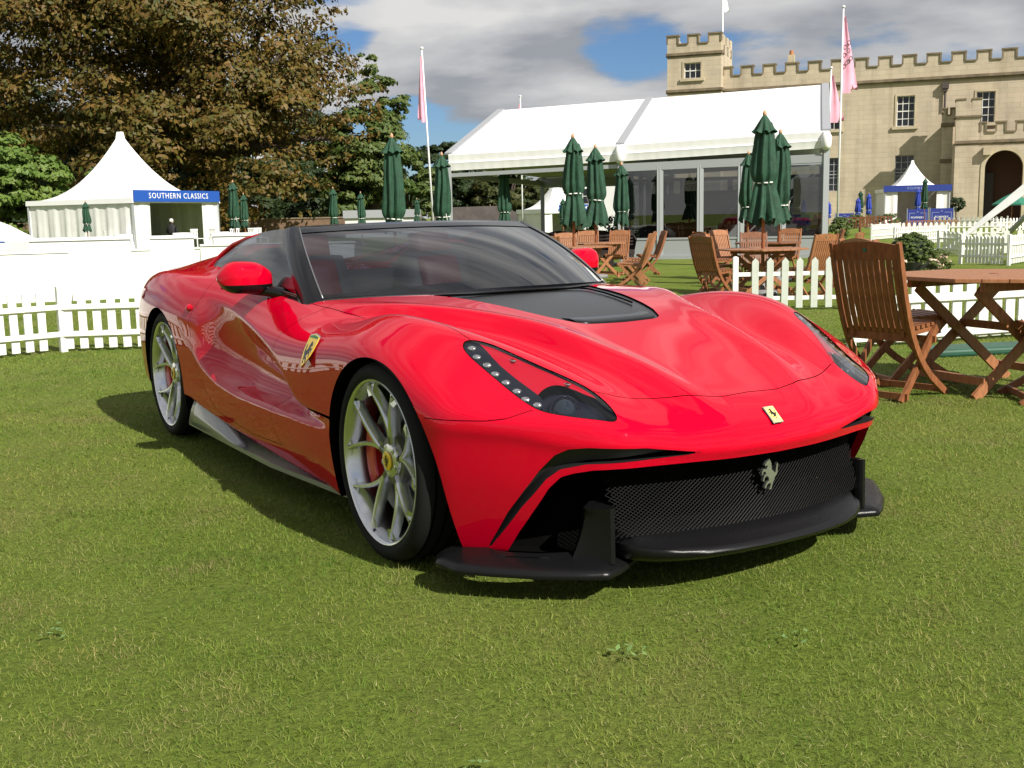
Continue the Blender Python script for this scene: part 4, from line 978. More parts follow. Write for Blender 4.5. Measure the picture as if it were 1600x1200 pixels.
fence('white picket fence between car bonnet and the teak chairs, boards towards the viewer', (2.66, 13.0), (4.35, 13.0), h=.625, pitch=.165, w=.078, rails=(.145, .432), front=False, posts=(1, 0))
fence('white picket fence behind the near round table, rails towards the viewer', (2.88, 9.24), (6.2, 10.45), h=.60, pitch=.15, w=.10, rails=(.09, .40), rail_h=.07, posts=(1, 1))
FG = 'low picket fences in front of the castle'
fence('short white picket fence left of the box ball, nearest the castle wall', (13.5, 41.3), (15.55, 44.1), group=None, posts=(1, 1))
fence('white picket fence behind the clipped box ball', (12.0, 34.5), (14.75, 37.2), posts=(1, 1))
fence('white picket fence return to the right of the box ball', (10.55, 27.2), (10.95, 26.7), pitch=.1)
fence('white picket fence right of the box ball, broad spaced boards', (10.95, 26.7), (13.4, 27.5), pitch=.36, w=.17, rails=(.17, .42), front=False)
fence('white picket fence end panel in half shade near right photo edge', (9.35, 22.9), (9.9, 21.9), pitch=.09, w=.05)
fence('white picket fence leaving the frame at right above the table', (9.9, 21.9), (12.0, 24.5))
fence('distant white picket fence below the stone porch corner', (24.5, 63.9), (27.5, 61.2), h=.62, pitch=.25, w=.14)
fence('distant white picket fence below the dark arch', (22.7, 52.0), (26.0, 53.7), h=.62, pitch=.22, w=.12)
fence('distant white picket fence behind the box ball in front of the blue banners', (14.6, 43.6), (19.2, 42.4), h=.62, pitch=.2, w=.11)

# ================================================================ TEAK FURNITURE
def teak(name, c, dk):
    return mat(name, c, .48, var=.45, vscale=7, vcol=dk, stretch=(6, 6, 1.2), bump=.12, bscale=60, detail=6)
M_TEAK = teak('oiled_teak', (.24, .088, .034), (.15, .052, .019)); M_TEAK2 = teak('pale_teak', (.33, .142, .064), (.23, .092, .038)); M_TEAK3 = teak('brown_teak', (.20, .072, .028), (.12, .042, .016))
M_GREEND = mat('green_disc', (.02, .12, .06), .5)
def chair_meshes(wood, tagn):
    W = .44; D = {}
    up = [(-.30, .97), (-.235, .74), (-.15, .50), (-.075, .36), (.08, .18), (.36, 0)]     # side profile of the long legs (x forward)
    prof = spl([p[1] for p in up][::-1], [p[0] for p in up][::-1]); zs = np.linspace(0, .97, 15)
    b = MB(); pts = [(float(prof(z)), z) for z in zs]; rows = []
    for i, (x, z) in enumerate(pts):
        t = Vector((pts[min(i+1, 14)][0]-pts[max(i-1, 0)][0], 0, pts[min(i+1, 14)][1]-pts[max(i-1, 0)][1])).normalized(); n = Vector((t.z, 0, -t.x)); w2 = .022 if z < .9 else .018
        p = Vector((x, 0, z)); rows.append([tuple(p+n*w2+Vector((0, s*.011, 0))) for s in (-1, 1)]+[tuple(p-n*w2+Vector((0, s*.011, 0))) for s in (1, -1)]+[tuple(p+n*w2+Vector((0, -.011, 0)))])
    b.grid(rows); b.f += [(0, 1, 2, 3), (70, 71, 72, 73)]; D['long_leg'] = b.mesh('long_leg', wood, 40)
    b = MB(); b.bar((.27, 0, .455), (-.16, 0, 0), .022, .048); D['cross_leg'] = b.mesh('cross_leg', wood)
    b = MB(); nn = 9; top = []
    for k in range(nn):
        y = -W/2+.011+(W-.022)*k/(nn-1); c = math.cos((k/(nn-1)-.5)*math.pi); top.append((y, .955+.022*c))
    vs = []
    for xo in (-.012, .012):
        for y, z in top: vs.append((-.296+xo+.002, y, z))
        for y, z in top: vs.append((-.272+xo, y, .868))
    b.v = vs; m_ = nn
    for k in range(nn-1):
        b.f += [(k, k+1, m_+k+1, m_+k), (2*m_+k, 3*m_+k, 3*m_+k+1, 2*m_+k+1), (k, 2*m_+k, 2*m_+k+1, k+1), (m_+k, m_+k+1, 3*m_+k+1, 3*m_+k)]
    D['top_rail'] = b.mesh('top_rail', wood)
    b = MB(); b.bar((float(prof(.40))-.004, -W/2+.012, .40), (float(prof(.40))-.004, W/2-.012, .40), .022, .06); D['low_rail'] = b.mesh('low_rail', wood)
    b = MB(); zz_ = np.linspace(.42, .89, 8); rows = []
    for z in zz_:
        x = float(prof(z)); rows.append([(x-.008, -.0145, z), (x-.008, .0145, z), (x+.006, .0145, z), (x+.006, -.0145, z), (x-.008, -.0145, z)])
    b.grid(rows); D['back_slat'] = b.mesh('back_slat', wood)
    b = MB(); b.box(-.021, .021, -W/2+.03, W/2-.03, -.009, .009); D['seat_slat'] = b.mesh('seat_slat', wood)
    b = MB(); b.bar((-.13, 0, .415), (.30, 0, .435), .02, .045); D['seat_rail'] = b.mesh('seat_rail', wood)
    b = MB(); b.bar((0, -W/2, 0), (0, W/2, 0), .02, .04); D['stretcher'] = b.mesh('stretcher', wood)
    b = MB(); b.lathe([(.013, -.002), (.013, .002)], 16, 'X'); D['disc'] = b.mesh('maker_disc', M_GREEND)
    return D
CH = [chair_meshes(M_TEAK, 'a'), chair_meshes(M_TEAK2, 'b'), chair_meshes(M_TEAK3, 'c')]
CG = 'folding teak chairs round the lawn tables'
def chair(x, y, face, label, k=0, sc=1, full=True):      # face: direction the sitter looks, degrees from +X
    D = CH[k]; t = empty('folding_chair', (x, y, 0), rad(face), label, 'chair', CG); t.scale = (sc,)*3; W = .44
    for s in (-1, 1):
        inst('long_leg', D['long_leg'], t, (0, s*(W/2), 0)); inst('cross_leg', D['cross_leg'], t, (0, s*(W/2-.028), 0)); inst('seat_rail', D['seat_rail'], t, (0, s*(W/2-.052), 0))
    inst('top_rail', D['top_rail'], t); inst('low_rail', D['low_rail'], t); inst('maker_disc', D['disc'], t, (-.297, 0, .925))
    for i in range(10): inst('back_slat', D['back_slat'], t, (0, -W/2+.038+i*(W-.076)/9, 0))
    for i in range(7): inst('seat_slat', D['seat_slat'], t, (-.10+i*.062, 0, .44+.003*i), (0, rad(-3), 0))
    for x_, z in ((.31, .035), (-.13, .035), (.19, .36)): inst('stretcher', D['stretcher'], t, (x_, 0, z))
    return t
def table(x, y, rz, label, k=0, sc=1, r=.64, group=None):
    w = [M_TEAK, M_TEAK2, M_TEAK3][k]; t = empty('round_table', (x, y, 0), rad(rz), label, 'table', group); t.scale = (sc,)*3
    def arc(x0, x1, n=10):     # board outline between two chords of an octagonal top
        c = r*math.cos(math.pi/8)
        def half(xx): a = abs(xx); q = r*math.sin(math.pi/8); return c if a <= q else c-(a-q)
        cuts = [x0]+[v for v in (-r*math.sin(math.pi/8), r*math.sin(math.pi/8)) if x0 < v < x1]+[x1]; return [(v, -half(v)) for v in cuts]+[(v, half(v)) for v in cuts[::-1]]
    c = r*math.cos(math.pi/8); nb = 11; e = np.linspace(-c, c, nb+1)
    for i in range(nb):
        pl = arc(e[i]+.002, e[i+1]-.002); o = MB().prism(pl, .715, .74, lambda u, v, h: (u, v, h)).build('table_board', w, t)
        bevel(o, .003)
    for s in (-1, 1):
        o = MB().box(-.42, .42, s*.3-.02, s*.3+.02, .655, .713).build('apron', w, t)
        for q in (-1, 1): MB().bar((q*.40, s*.27, .66), (-q*.44, s*.27, 0), .022, .065).build('table_leg', w, t, loc=(0, q*.024*s, 0))
    for z, xx in ((.10, .36), (.10, -.36), (.40, .05)): MB().bar((xx, -.30, z), (xx, .30, z), .03, .05).build('stretcher', w, t)
    MB().lathe([(.028, .739), (.028, .742), (.02, .743)], 16).build('hole_ring', M_TEAK3, t)
    return t
table(3.12, 7.10, 24, 'large octagonal teak table at the right edge, nearest of the tables', 1)
chair(2.345, 6.81, 42, 'big teak chair with its slatted back to the viewer, beside the car nose', 0)
chair(2.62, 7.45, 12, 'teak chair mostly hidden behind the big chair beside the car nose', 1)
chair(3.40, 6.58, 172, 'teak chair cut by the right photo edge under the nearest table', 0)
S8 = .88
table(3.56, 15.55, 10, 'teak table with a tall closed parasol just behind the short picket fence', 1, S8, .72, 'parasol tables on the lawn')
for x, y, f, l, k in ((2.74, 14.85, 38, 'teak chair with shaded back left of the fence post, at the middle table', 0), (3.02, 16.3, -48, 'pale teak chair facing the viewer left of the tall parasol pole', 1),
    (3.72, 16.7, -95, 'dark backed teak chair straight behind the tall parasol pole', 2), (4.04, 14.75, 118, 'teak chair with sunlit slatted back right of the tall parasol pole', 1), (4.52, 15.1, 150, 'teak chair with sunlit back, second to the right of the tall parasol pole', 1)): chair(x, y, f, l, k, S8)
table(4.35, 18.6, 30, 'teak table behind the middle table, under the slim parasol', 2, S8, .66, 'parasol tables on the lawn')
for x, y, f, l, k in ((3.35, 18.2, 20, 'teak chair top seen above the middle table at its far left', 0), (3.85, 19.5, -60, 'pale teak chair top in front of the glass wall', 1), (4.85, 19.4, -120, 'teak chair top right of the slim parasol pole', 1), (5.15, 18.0, 170, 'teak chair with rounded top near the marquee right post', 0)): chair(x, y, f, l, k, S8)
table(1.10, 18.45, 15, 'teak table under the ruffled parasol beside the car mirror', 1, S8, .70, 'parasol tables on the lawn')
table(1.62, 20.55, 40, 'teak table under the second parasol left of the glass wall', 1, S8, .66, 'parasol tables on the lawn')
for x, y, f, l, k in ((.62, 17.35, 80, 'teak chair with slatted back just above the car mirror', 1), (1.98, 17.45, 165, 'sideways teak chair nearest the windscreen corner', 1), (2.16, 18.5, 172, 'sideways teak chair, middle one of the three leaning right', 1), (2.30, 19.4, 178, 'sideways teak chair, furthest of the three leaning right', 1),
    (1.02, 19.6, -90, 'teak chair facing the viewer behind the ruffled parasol pole', 1), (1.55, 21.7, -95, 'teak chair facing the viewer behind the second parasol pole', 1), (2.1, 21.6, -110, 'teak chair at the far right of the second parasol table', 1), (.30, 18.9, -20, 'teak chair low behind the car bonnet', 0)): chair(x, y, f, l, k, S8)
chair(2.72, 21.2, 186, 'lone teak chair standing sideways on the open grass by the glass wall', 0, .86)
b = MB(); b.box(0, 1.25, 0, .35, 0, .06); o = bevel(b.build('ground_mat_box', mat('green_tarpaulin', (.012, .075, .042), .6, var=.3), None, loc=(3.35, 8.55, 0)), .02); o.rotation_euler = (0, 0, .2); tag(o, 'low green covered box on the grass behind the nearest table', 'box')

# ================================================================ PARASOLS
M_PGREEN = mat('green_canvas', (.011, .058, .028), .75, var=.4, vscale=9, bump=.35, bscale=25); M_PBLUE = mat('blue_canvas', (.02, .05, .36), .7, var=.3, vscale=9, bump=.3, bscale=25)
M_ROPE = mat('white_rope', (.75, .75, .7), .8); M_POLE = mat('wooden_pole', (.34, .13, .06), .5, var=.3, vscale=8); M_TIP = mat('pale_wood_tip', (.50, .27, .15), .5)
def parasol_meshes(h, cloth, seed, flare=1.0, tie=.62):
    rg = random.Random(seed); n = 40; folds = 8; ph = rg.uniform(0, 6)
    zb = h*.40; zt = h-.07; body = MB(); rows = []
    for i in range(27):
        q = i/26; z = zt-.10-(zt-.10-zb)*q; r = .085+.075*min(1, q*2.2)
        if q < tie: r = (.075+.085*(q/tie)**.6)*(1-.32*max(0, (q-tie+.12)/.12)**2)
        else: r = .098+.078*flare*((q-tie)/(1-tie))**.8
        fold = .27+.18*max(0, (q-tie)); tw = ph+q*.8*rg.choice((1, 1))
        row = []
        for k in range(n):
            a = 2*math.pi*k/n; rr = r*(1+fold*math.cos(folds*a+tw*2)+.10*math.cos(3*a+ph+q*3)+.06*math.sin(5*a+q*9+ph))
            row.append((rr*math.cos(a)+.012*math.sin(q*7+ph), rr*math.sin(a), z+(.05*math.cos(folds*a+ph*3)+.03*math.cos(3*a+ph) if i == 26 else 0)))
        rows.append(row+[row[0]])
    body.grid(rows); body.f.append(tuple(range(n)))
    cap = MB(); rows = []
    for q in np.linspace(0, 1, 8):
        r = .018+.125*q**.85*(1+.1*(q > .9)); z = zt-.235*q; row = [(r*(1+.20*q*math.cos(folds*2*math.pi*k/n+ph))*math.cos(2*math.pi*k/n), r*(1+.20*q*math.cos(folds*2*math.pi*k/n+ph))*math.sin(2*math.pi*k/n), z+.02*q*math.cos(folds*2*math.pi*k/n+ph+1)) for k in range(n)]; rows.append(row+[row[0]])
    cap.grid(rows)
    ztie = zt-.10-(zt-.10-zb)*tie; rp = MB(); rp.tube([((.118+.02*math.cos(8*a+ph))*math.cos(a), (.118+.02*math.cos(8*a+ph))*math.sin(a), ztie+.012*math.sin(a+ph)) for a in np.linspace(0, 2*math.pi, 33)], .011, 6, cap=False)
    e = ph; rp.tube([(.13*math.cos(e), .13*math.sin(e), ztie), (.17*math.cos(e+.1), .17*math.sin(e+.1), ztie+.06), (.15*math.cos(e+.25), .15*math.sin(e+.25), ztie-.02), (.16*math.cos(e+.3), .16*math.sin(e+.3), ztie-.11)], .008, 5)
    pole = MB(); pole.lathe([(.024, 0), (.024, h-.08)], 12); tip = MB(); tip.lathe([(.020, h-.085), (.030, h-.07), (.024, h-.03), (.002, h)], 12)
    base = MB(); base.lathe([(.22, 0), (.22, .05), (.2, .065), (.04, .075), (.035, .25)], 24)
    return [('canopy', body.mesh('canopy', cloth, True)), ('top_flap', cap.mesh('top_flap', cloth, True)), ('tie_rope', rp.mesh('tie_rope', M_ROPE, True)), ('pole', pole.mesh('pole', M_POLE, True)), ('pole_tip', tip.mesh('pole_tip', M_TIP, True)), ('parasol_base', base.mesh('parasol_base', mat('grey_base', (.2, .2, .2), .6), True))]
PM = {}
def parasol(x, y, h, label, cloth=M_PGREEN, seed=0, flare=1.0, tie=.62, group='closed green parasols', tilt=0):
    key = (round(h, 1), cloth.name, seed, flare, tie)
    if key not in PM: PM[key] = parasol_meshes(h, cloth, seed, flare, tie)
    t = empty('closed_parasol', (x, y, 0), random.uniform(0, 6), label, 'parasol', group); t.rotation_euler.x = tilt
    for nm, me in PM[key]: inst(nm, me, t)
    return t
for x, y, h, s, fl, ti, l in ((-1.81, 17.64, 2.5, 1, .55, .88, 'tall green closed parasol standing left of the tilted pink flag pole'), (-1.34, 22.84, 2.5, 2, .5, .86, 'green closed parasol at the left tip of the marquee roof'), (-.11, 30.03, 2.5, 3, .6, .80, 'green closed parasol under the open left bay of the marquee'),
    (1.08, 18.45, 2.5, 4, .9, .62, 'green closed parasol with a wide ruffled top, left of two at the open marquee bay'), (1.61, 20.53, 2.45, 5, 1.25, .66, 'green closed parasol with bulging lower folds, right of the ruffled one'), (2.60, 25.56, 2.35, 6, .6, .78, 'green closed parasol at the left edge of the glass wall'),
    (5.13, 23.83, 2.45, 7, .8, .78, 'shorter green parasol left of the tall central one before the glass'), (3.56, 15.53, 2.55, 8, 1.35, .60, 'tallest green closed parasol, before the glass wall, with white tie'), (4.48, 18.40, 2.5, 9, .9, .80, 'green closed parasol tucked right behind the tallest one'),
    (-18.79, 49.55, 2.25, 1, .8, .75, 'small green parasol standing in front of the white sign tent'), (-8.83, 35.85, 2.5, 2, .6, .8, 'taller green parasol of the pair right of the sign tent'), (-11.29, 47.57, 2.4, 3, .6, .8, 'shorter green parasol of the pair right of the sign tent'),
    (-7.09, 45.18, 2.5, 5, .7, .8, 'green parasol left of the two under the dark tree'), (-6.55, 49.49, 2.4, 6, .7, .8, 'green parasol right of the two under the dark tree'), (-5.61, 68.31, 2.4, 7, 1.2, .7, 'small green parasol right of the tall one, far off'),
    (-1.25, 76.68, 2.0, 1, .6, .8, 'tiny dark parasol before the low dark roof'), (-3.2, 80.0, 1.75, 2, .6, .8, 'tiniest dark parasol just above the car roof'), (2.55, 52.0, 2.0, 3, .6, .8, 'thin dark parasol in front of the little white far tent'), (23.77, 63.55, 2.9, 4, .6, .8, 'dark green parasol right in front of the blue edged tent'), (22.78, 72.0, 2.4, 5, .6, .8, 'dark green parasol between two blue ones by the castle wall')):
    parasol(x, y, h, l, seed=s, flare=fl, tie=ti)
for x, y, h, l in ((20.15, 70, 1.75, 'blue closed parasol just right of the marquee end'), (22.0, 70, 1.95, 'light blue parasol left of three by the castle wall'), (22.67, 70, 2.2, 'dark blue parasol right of three by the castle wall'), (25.76, 70, 2.45, 'blue closed parasol in the blue edged tent mouth'), (19.11, 72, 1.85, 'blue closed parasol seen through the marquee glass')):
    parasol(x, y, h, l, M_PBLUE, 3, .7, .8, 'closed blue parasols')
b = MB(); t = empty('open_parasol', (31.7, 70, 0), 0, 'open green parasol in front of the dark arch', 'parasol')
b.lathe([(.01, 2.0), (.6, 1.72), (1.25, 1.32), (1.25, 1.22)], 8, cap=False); b.build('canopy', mat('teal_canvas', (.02, .16, .10), .7), t); MB().lathe([(.03, 0), (.03, 2.05)], 8).build('pole', M_POLE, t)

# ================================================================ lettering
def text_mesh(s, size, mt, depth=.004, space=1.0):
    cu = bpy.data.curves.new('lettering', 'FONT'); cu.body = s; cu.size = size; cu.extrude = depth; cu.align_x = 'CENTER'; cu.align_y = 'CENTER'; cu.space_character = space; cu.resolution_u = 2
    o = bpy.data.objects.new('tmp', cu); COL.objects.link(o); dg = bpy.context.evaluated_depsgraph_get(); dg.update()
    me = bpy.data.meshes.new_from_object(o.evaluated_get(dg)); bpy.data.objects.remove(o); me.materials.clear(); me.materials.append(mt); me.name = 'lettering'; return me
M_LETTER = mat('white_lettering', (.8, .8, .78), .6)
M_PVC = mat('white_tent_fabric', (.80, .80, .80), .55, var=.05, vscale=1.2, bump=.15, bscale=3); M_PVC2 = mat('tent_side_curtain', (.72, .72, .70), .6, var=.08, vscale=2)
M_ALU = mat('grey_aluminium_frame', (.36, .38, .39), .4, metal=.3); M_ALUD = mat('dark_grey_strip', (.30, .31, .33), .5)
M_PANE = glass_mat('marquee_glass', (.26, .28, .29), 1.6)
M_BLUEB = mat('blue_sign_board', (.012, .075, .36), .45)
# ================================================================ MARQUEE
F_ = Vector((math.cos(2.876), math.sin(2.876), 0)); B_ = Vector((F_.y, -F_.x, 0)); B_ = B_ if B_.y > 0 else -B_
MO = Vector((7.778, 27.346, 0)); ML = (0, 5.066, 9.69); MW = 5.35
mq = empty('marquee', MO, 0, 'large white marquee with a glass walled right bay and an open left bay', 'marquee')
def mp_(l, w, z): p = F_*l+B_*w; return (p.x, p.y, z)
EAV = (2.66, 2.50, 2.40); EAT = (3.07, 2.92, 2.83); RID = (4.73, 4.57, 4.43)
def interp3(a, l): return float(np.interp(l, ML, a))
for a, b2 in ((0, 1), (1, 2)):
    for back in (0, 1):
        g = MB(); ls = np.linspace(ML[a]+.10*(a > 0), ML[b2]-.10*(b2 < 2), 13); rows = []
        for l in ls:
            row = []
            for q in np.linspace(0, 1, 9):
                u = (l-ls[0])/(ls[-1]-ls[0]); sag = -.05*math.sin(math.pi*u)*math.sin(math.pi*q)
                row.append(mp_(l, MW*q if not back else 2*MW-MW*q, interp3(EAT, l)+(interp3(RID, l)-interp3(EAT, l))*q+sag))
            rows.append(row)
        g.grid(rows); g.build('roof_panel', M_PVC, mq, smooth=True)
for l in ML:
    g = MB(); g.bar(mp_(l, -.02, interp3(EAT, l)+.02), mp_(l, MW, interp3(RID, l)+.02), .20, .05); g.bar(mp_(l, MW, interp3(RID, l)+.02), mp_(l, 2*MW, interp3(EAT, l)+.02), .20, .05); g.build('rafter', M_ALUD, mq)
for a, b2 in ((0, 1), (1, 2)):
    for w in (-.04, 2*MW+.04):
        g = MB(); rows = []
        for l in np.linspace(ML[a]+.02, ML[b2]-.02, 71):
            e0, e1 = interp3(EAV, l), interp3(EAT, l); rp = .0035*math.sin(l*23)+.003*math.sin(l*51+1)
            rows.append([mp_(l, w+(.05 if w < 0 else -.05), e1+.012), mp_(l, w-(.03 if w < 0 else -.03), e1-.02), mp_(l, w+rp, e1-.20), mp_(l, w-.035+rp*.5, e1-.23), mp_(l, w-.02+rp*.6, (e0+e1)/2-.06), mp_(l, w+rp, e0)])
        g.grid(rows); g.build('valance', M_PVC, mq, smooth=50)
for l in ML[:2]:
    g = MB(); g.tube([mp_(l, -.07, interp3(EAT, l)-.02), mp_(l, -.09, interp3(EAT, l)-.15), mp_(l, -.09, interp3(EAV, l)+.05), mp_(l, -.07, interp3(EAV, l)-.04)], [.07, .13, .12, .08], 10); g.build('fabric_wrap', M_PVC, mq, smooth=True)
g = MB(); g.grid([[mp_(l, w, interp3(EAV, l)+.12-.0*w) for w in (.05, 2*MW-.05)] for l in np.linspace(ML[1], ML[2], 5)]); g.build('ceiling_lining', M_PVC2, mq)
for l in ML:
    for w in (0.0, 2*MW): MB().bar(mp_(l, w, 0), mp_(l, w, interp3(EAV, l)+.15), .14, .14).build('corner_post', M_ALU, mq)
g = MB(); g.bar(mp_(0, 0, 2.42), mp_(ML[1], 0, 2.34), .10, .20); g.bar(mp_(ML[1], .02, 2.38), mp_(ML[2], .02, 2.28), .08, .10); g.bar(mp_(ML[2], 0, 2.3), mp_(ML[2], 2*MW, 2.3), .08, .16); g.bar(mp_(ML[1], 2*MW, 2.3), mp_(ML[2], 2*MW, 2.3), .08, .3); g.build('eave_beam', M_ALU, mq)
def glazed(la, lb, wa, wb, top, nm='wall_panel'):
    f = MB(); P = lambda q, z: mp_(la+(lb-la)*q, wa+(wb-wa)*q, z)
    for q in (0, 1): f.bar(P(q, 0), P(q, top), .09, .10)
    f.bar(P(0, .05), P(1, .05), .10, .12); f.bar(P(0, top-.04), P(1, top-.04), .08, .10); f.bar(P(0, .52), P(1, .52), .08, .05); f.bar(P(.0, .29), P(1, .29), .04, .42)
    o = f.build(nm, M_ALU, mq); g = MB(); g.grid([[P(0, .54), P(0, top-.08)], [P(1, .54), P(1, top-.08)]]); g.build('pane', M_PANE, o)
nP = 5
for k in range(nP): glazed(ML[1]*k/nP+.03, ML[1]*(k+1)/nP-.03, 0, 0, 2.36)
for k in range(5): glazed(ML[1]*k/5+.03, ML[1]*(k+1)/5-.03, 2*MW, 2*MW, 2.36)
for k in range(6): glazed(0, 0, 2*MW*k/6+.04, 2*MW*(k+1)/6-.04, 2.5)
for k in range(6): glazed(ML[1], ML[1], 2*MW*k/6+.04, 2*MW*(k+1)/6-.04, 2.3)
g = MB(); g.grid([[mp_(l, w, .03) for w in (.02, 2*MW-.02)] for l in (.02, ML[1]-.02)]); g.build('floor_deck', mat('dark_carpet', (.05, .05, .06), .9), mq)
g = MB(); g.bar(mp_(-.05, -.03, .03), mp_(ML[1]+.05, -.03, .03), .12, .12); g.build('plinth', M_ALU, mq)
g = MB(); g.grid([[mp_(0, 0, 2.6), mp_(0, MW, 2.6)], [mp_(0, MW*.5, 3.6), mp_(0, MW, 4.5)]]); g.grid([[mp_(0, MW, 2.6), mp_(0, 2*MW, 2.6)], [mp_(0, MW, 4.5), mp_(0, MW*1.5, 3.6)]]); g.build('gable', M_PVC, mq)
M_DARKF = mat('dark_bar_front', (.02, .02, .022), .5)
def inside(name, label, cat, l, w, parts, mt):
    t = empty(name, MO+F_*l+B_*w, 2.876, label, cat)
    for nm, bx in parts: MB().box(*bx).build(nm, mt, t)
    return t
inside('bar_counter', 'black bar counter inside the marquee, seen through the middle panes', 'counter', 2.6, 6.2, [('counter_body', (-1.6, 1.6, -.35, .35, .05, 1.02)), ('counter_top', (-1.7, 1.7, -.42, .42, 1.02, 1.08)), ('back_shelf', (-1.5, 1.5, 1.0, 1.25, .05, 1.8))], M_DARKF)
inside('sofa', 'white sofa inside the marquee behind the second pane from the right', 'sofa', 1.55, 2.6, [('seat', (-.9, .9, -.4, .4, .05, .45)), ('backrest', (-.9, .9, .25, .45, .45, .82)), ('armrest', (-1.05, -.9, -.4, .45, .05, .62)), ('armrest', (.9, 1.05, -.4, .45, .05, .62))], M_PVC2)
inside('equipment_rack', 'dark rack of equipment inside the leftmost glass pane', 'rack', 4.3, 3.0, [('rack_body', (-.45, .45, -.3, .3, .05, 1.7)), ('rack_post', (-.5, -.45, -.3, .3, .05, 2.1)), ('rack_post', (.45, .5, -.3, .3, .05, 2.1))], M_DARKF)
# ================================================================ PAGODA TENTS
def pagoda(loc, ex, ey, a, b_, eave, apex, label, open_side=None, trim=None, curl=2.1):
    """corner at loc, sides along ex (length a) and ey (length b_)"""
    t = empty('pagoda_tent', (*loc, 0), 0, label, 'tent'); ex = Vector((ex[0], ex[1], 0)).normalized(); ey = Vector((ey[0], ey[1], 0)).normalized()
    P = lambda u, v, z: tuple(ex*(u*a)+ey*(v*b_)+Vector((0, 0, z)))
    g = MB(); rows = []; n = 10
    per = [(i/n, 0) for i in range(n)]+[(1, i/n) for i in range(n)]+[(1-i/n, 1) for i in range(n)]+[(0, 1-i/n) for i in range(n)]; per.append(per[0])
    for q in np.linspace(0, 1, 21):
        s_ = (1-q); z = eave+(apex-eave)*(q**curl); k = s_**1.0
        m_ = .030*(1 if q > .97 else 0)
        kk = max(k, .035); rows.append([P(.5+(u-.5)*kk, .5+(v-.5)*kk, z-.10*math.sin(math.pi*q)*(1-abs(2*max(abs(u-.5), abs(v-.5))*0+(abs(abs(u-.5)-abs(v-.5))*2)))*(.5)) for u, v in per])
    g.grid(rows); g.f.append(tuple((len(rows)-1)*len(per)+k for k in range(len(per)-1))); g.build('tent_roof', M_PVC, t, smooth=60)
    g = MB(); rows = []
    for u, v in per: rows.append([P(.5+(u-.5)*1.012, .5+(v-.5)*1.012, eave+.01), P(.5+(u-.5)*1.016, .5+(v-.5)*1.016, eave-.22)])
    g.grid(rows); g.build('eave_valance', M_PVC, t)
    for i, (u0, v0, u1, v1) in enumerate(((0, 0, 1, 0), (1, 0, 1, 1), (1, 1, 0, 1), (0, 1, 0, 0))):
        L_ = a if i in (0, 2) else b_
        segs = [(0, 1)] if i != open_side else [(0, .20), (.80, 1)]
        for s0, s1 in segs:
            g = MB(); rows = []; nrm = ey if i == 0 else (-ey if i == 2 else (-ex if i == 1 else ex)); m_ = max(8, int((s1-s0)*L_*9))
            for k in range(m_+1):
                s_ = s0+(s1-s0)*k/m_; u, v = u0+(u1-u0)*s_, v0+(v1-v0)*s_; w = .05*math.sin(s_*L_*7)+.03*math.sin(s_*L_*17+1)
                pull = 0
                if i == open_side: pull = (.06 if s0 == 0 else -.06)*(1 if (s_ > .1 and s0 == 0) or (s_ < .9 and s0 > 0) else .3)
                rows.append([tuple(Vector(P(u, v, z))+nrm*(w*(.25+.75*(1-z/eave))+.06)+Vector((0, 0, 0))) for z in (0, eave*.35, eave*.7, eave-.1)])
            g.grid(rows); g.build('side_curtain', M_PVC2, t, smooth=True)
    for u, v in ((0, 0), (1, 0), (1, 1), (0, 1)): MB().bar(P(u*.99+.005, v*.99+.005, 0), P(u*.99+.005, v*.99+.005, eave), .08, .08).build('tent_pole', M_ALU, t)
    return t, ex, ey
ld, rd = Vector((-.90, .43, 0)).normalized(), Vector((.43, .90, 0)).normalized()
st, e1_, e2_ = pagoda((-16.85, 50.0), rd, ld, 5.8, 6.6, 2.32, 5.55, 'white pagoda tent with pointed roof and blue sign board on its right side', open_side=0)
sg = MB(); sg.prism([(0, 2.16), (5.75, 2.16), (5.75, 2.68), (0, 2.68)], .06, .12, lambda u, v, h: tuple(e1_*u-e2_*h+Vector((0, 0, v)))); so_ = sg.build('sign_board', M_BLUEB, st)
tm = text_mesh('SOUTHERN CLASSICS', .36, M_LETTER, .004, 1.18); o = inst('lettering', tm, so_, tuple(e1_*2.9-e2_*.13+Vector((0, 0, 2.42)))); o.rotation_euler = (math.pi/2, 0, math.atan2(e1_.y, e1_.x))
pt, p1, p2_ = pagoda((24.95, 73.8), (.985, -.17), (.17, .985), 4.1, 4.1, 2.45, 4.35, 'white pagoda tent with blue fascia in front of the castle', open_side=0)
sg = MB(); sg.prism([(-.1, 2.25), (4.2, 2.25), (4.2, 2.66), (-.1, 2.66)], .06, .12, lambda u, v, h: tuple(p1*u-p2_*h+Vector((0, 0, v)))); so_ = sg.build('fascia_board', mat('navy_fascia', (.015, .035, .22), .5), pt)
o = inst('lettering', text_mesh('POMMERY', .24, mat('pale_blue_lettering', (.25, .32, .6), .6), .004, 1.3), so_, tuple(p1*2.05-p2_*.13+Vector((0, 0, 2.45)))); o.rotation_euler = (math.pi/2, 0, math.atan2(p1.y, p1.x))
sm, s1, s2 = pagoda((1.75, 58.5), (.97, .24), (-.5, .866), 2.9, 2.6, 1.5, 3.0, 'small white pagoda tent seen under the open bay of the marquee', open_side=0)
sg = MB(); sg.prism([(.9, 1.42), (2.8, 1.42), (2.8, 1.72), (.9, 1.72)], .06, .10, lambda u, v, h: tuple(s1*u-s2*h+Vector((0, 0, v)))); so_ = sg.build('sign_board', M_BLUEB, sm)
g = MB(); x_ = -.55        # lettering too small to read in the photo: short pale strokes in three groups
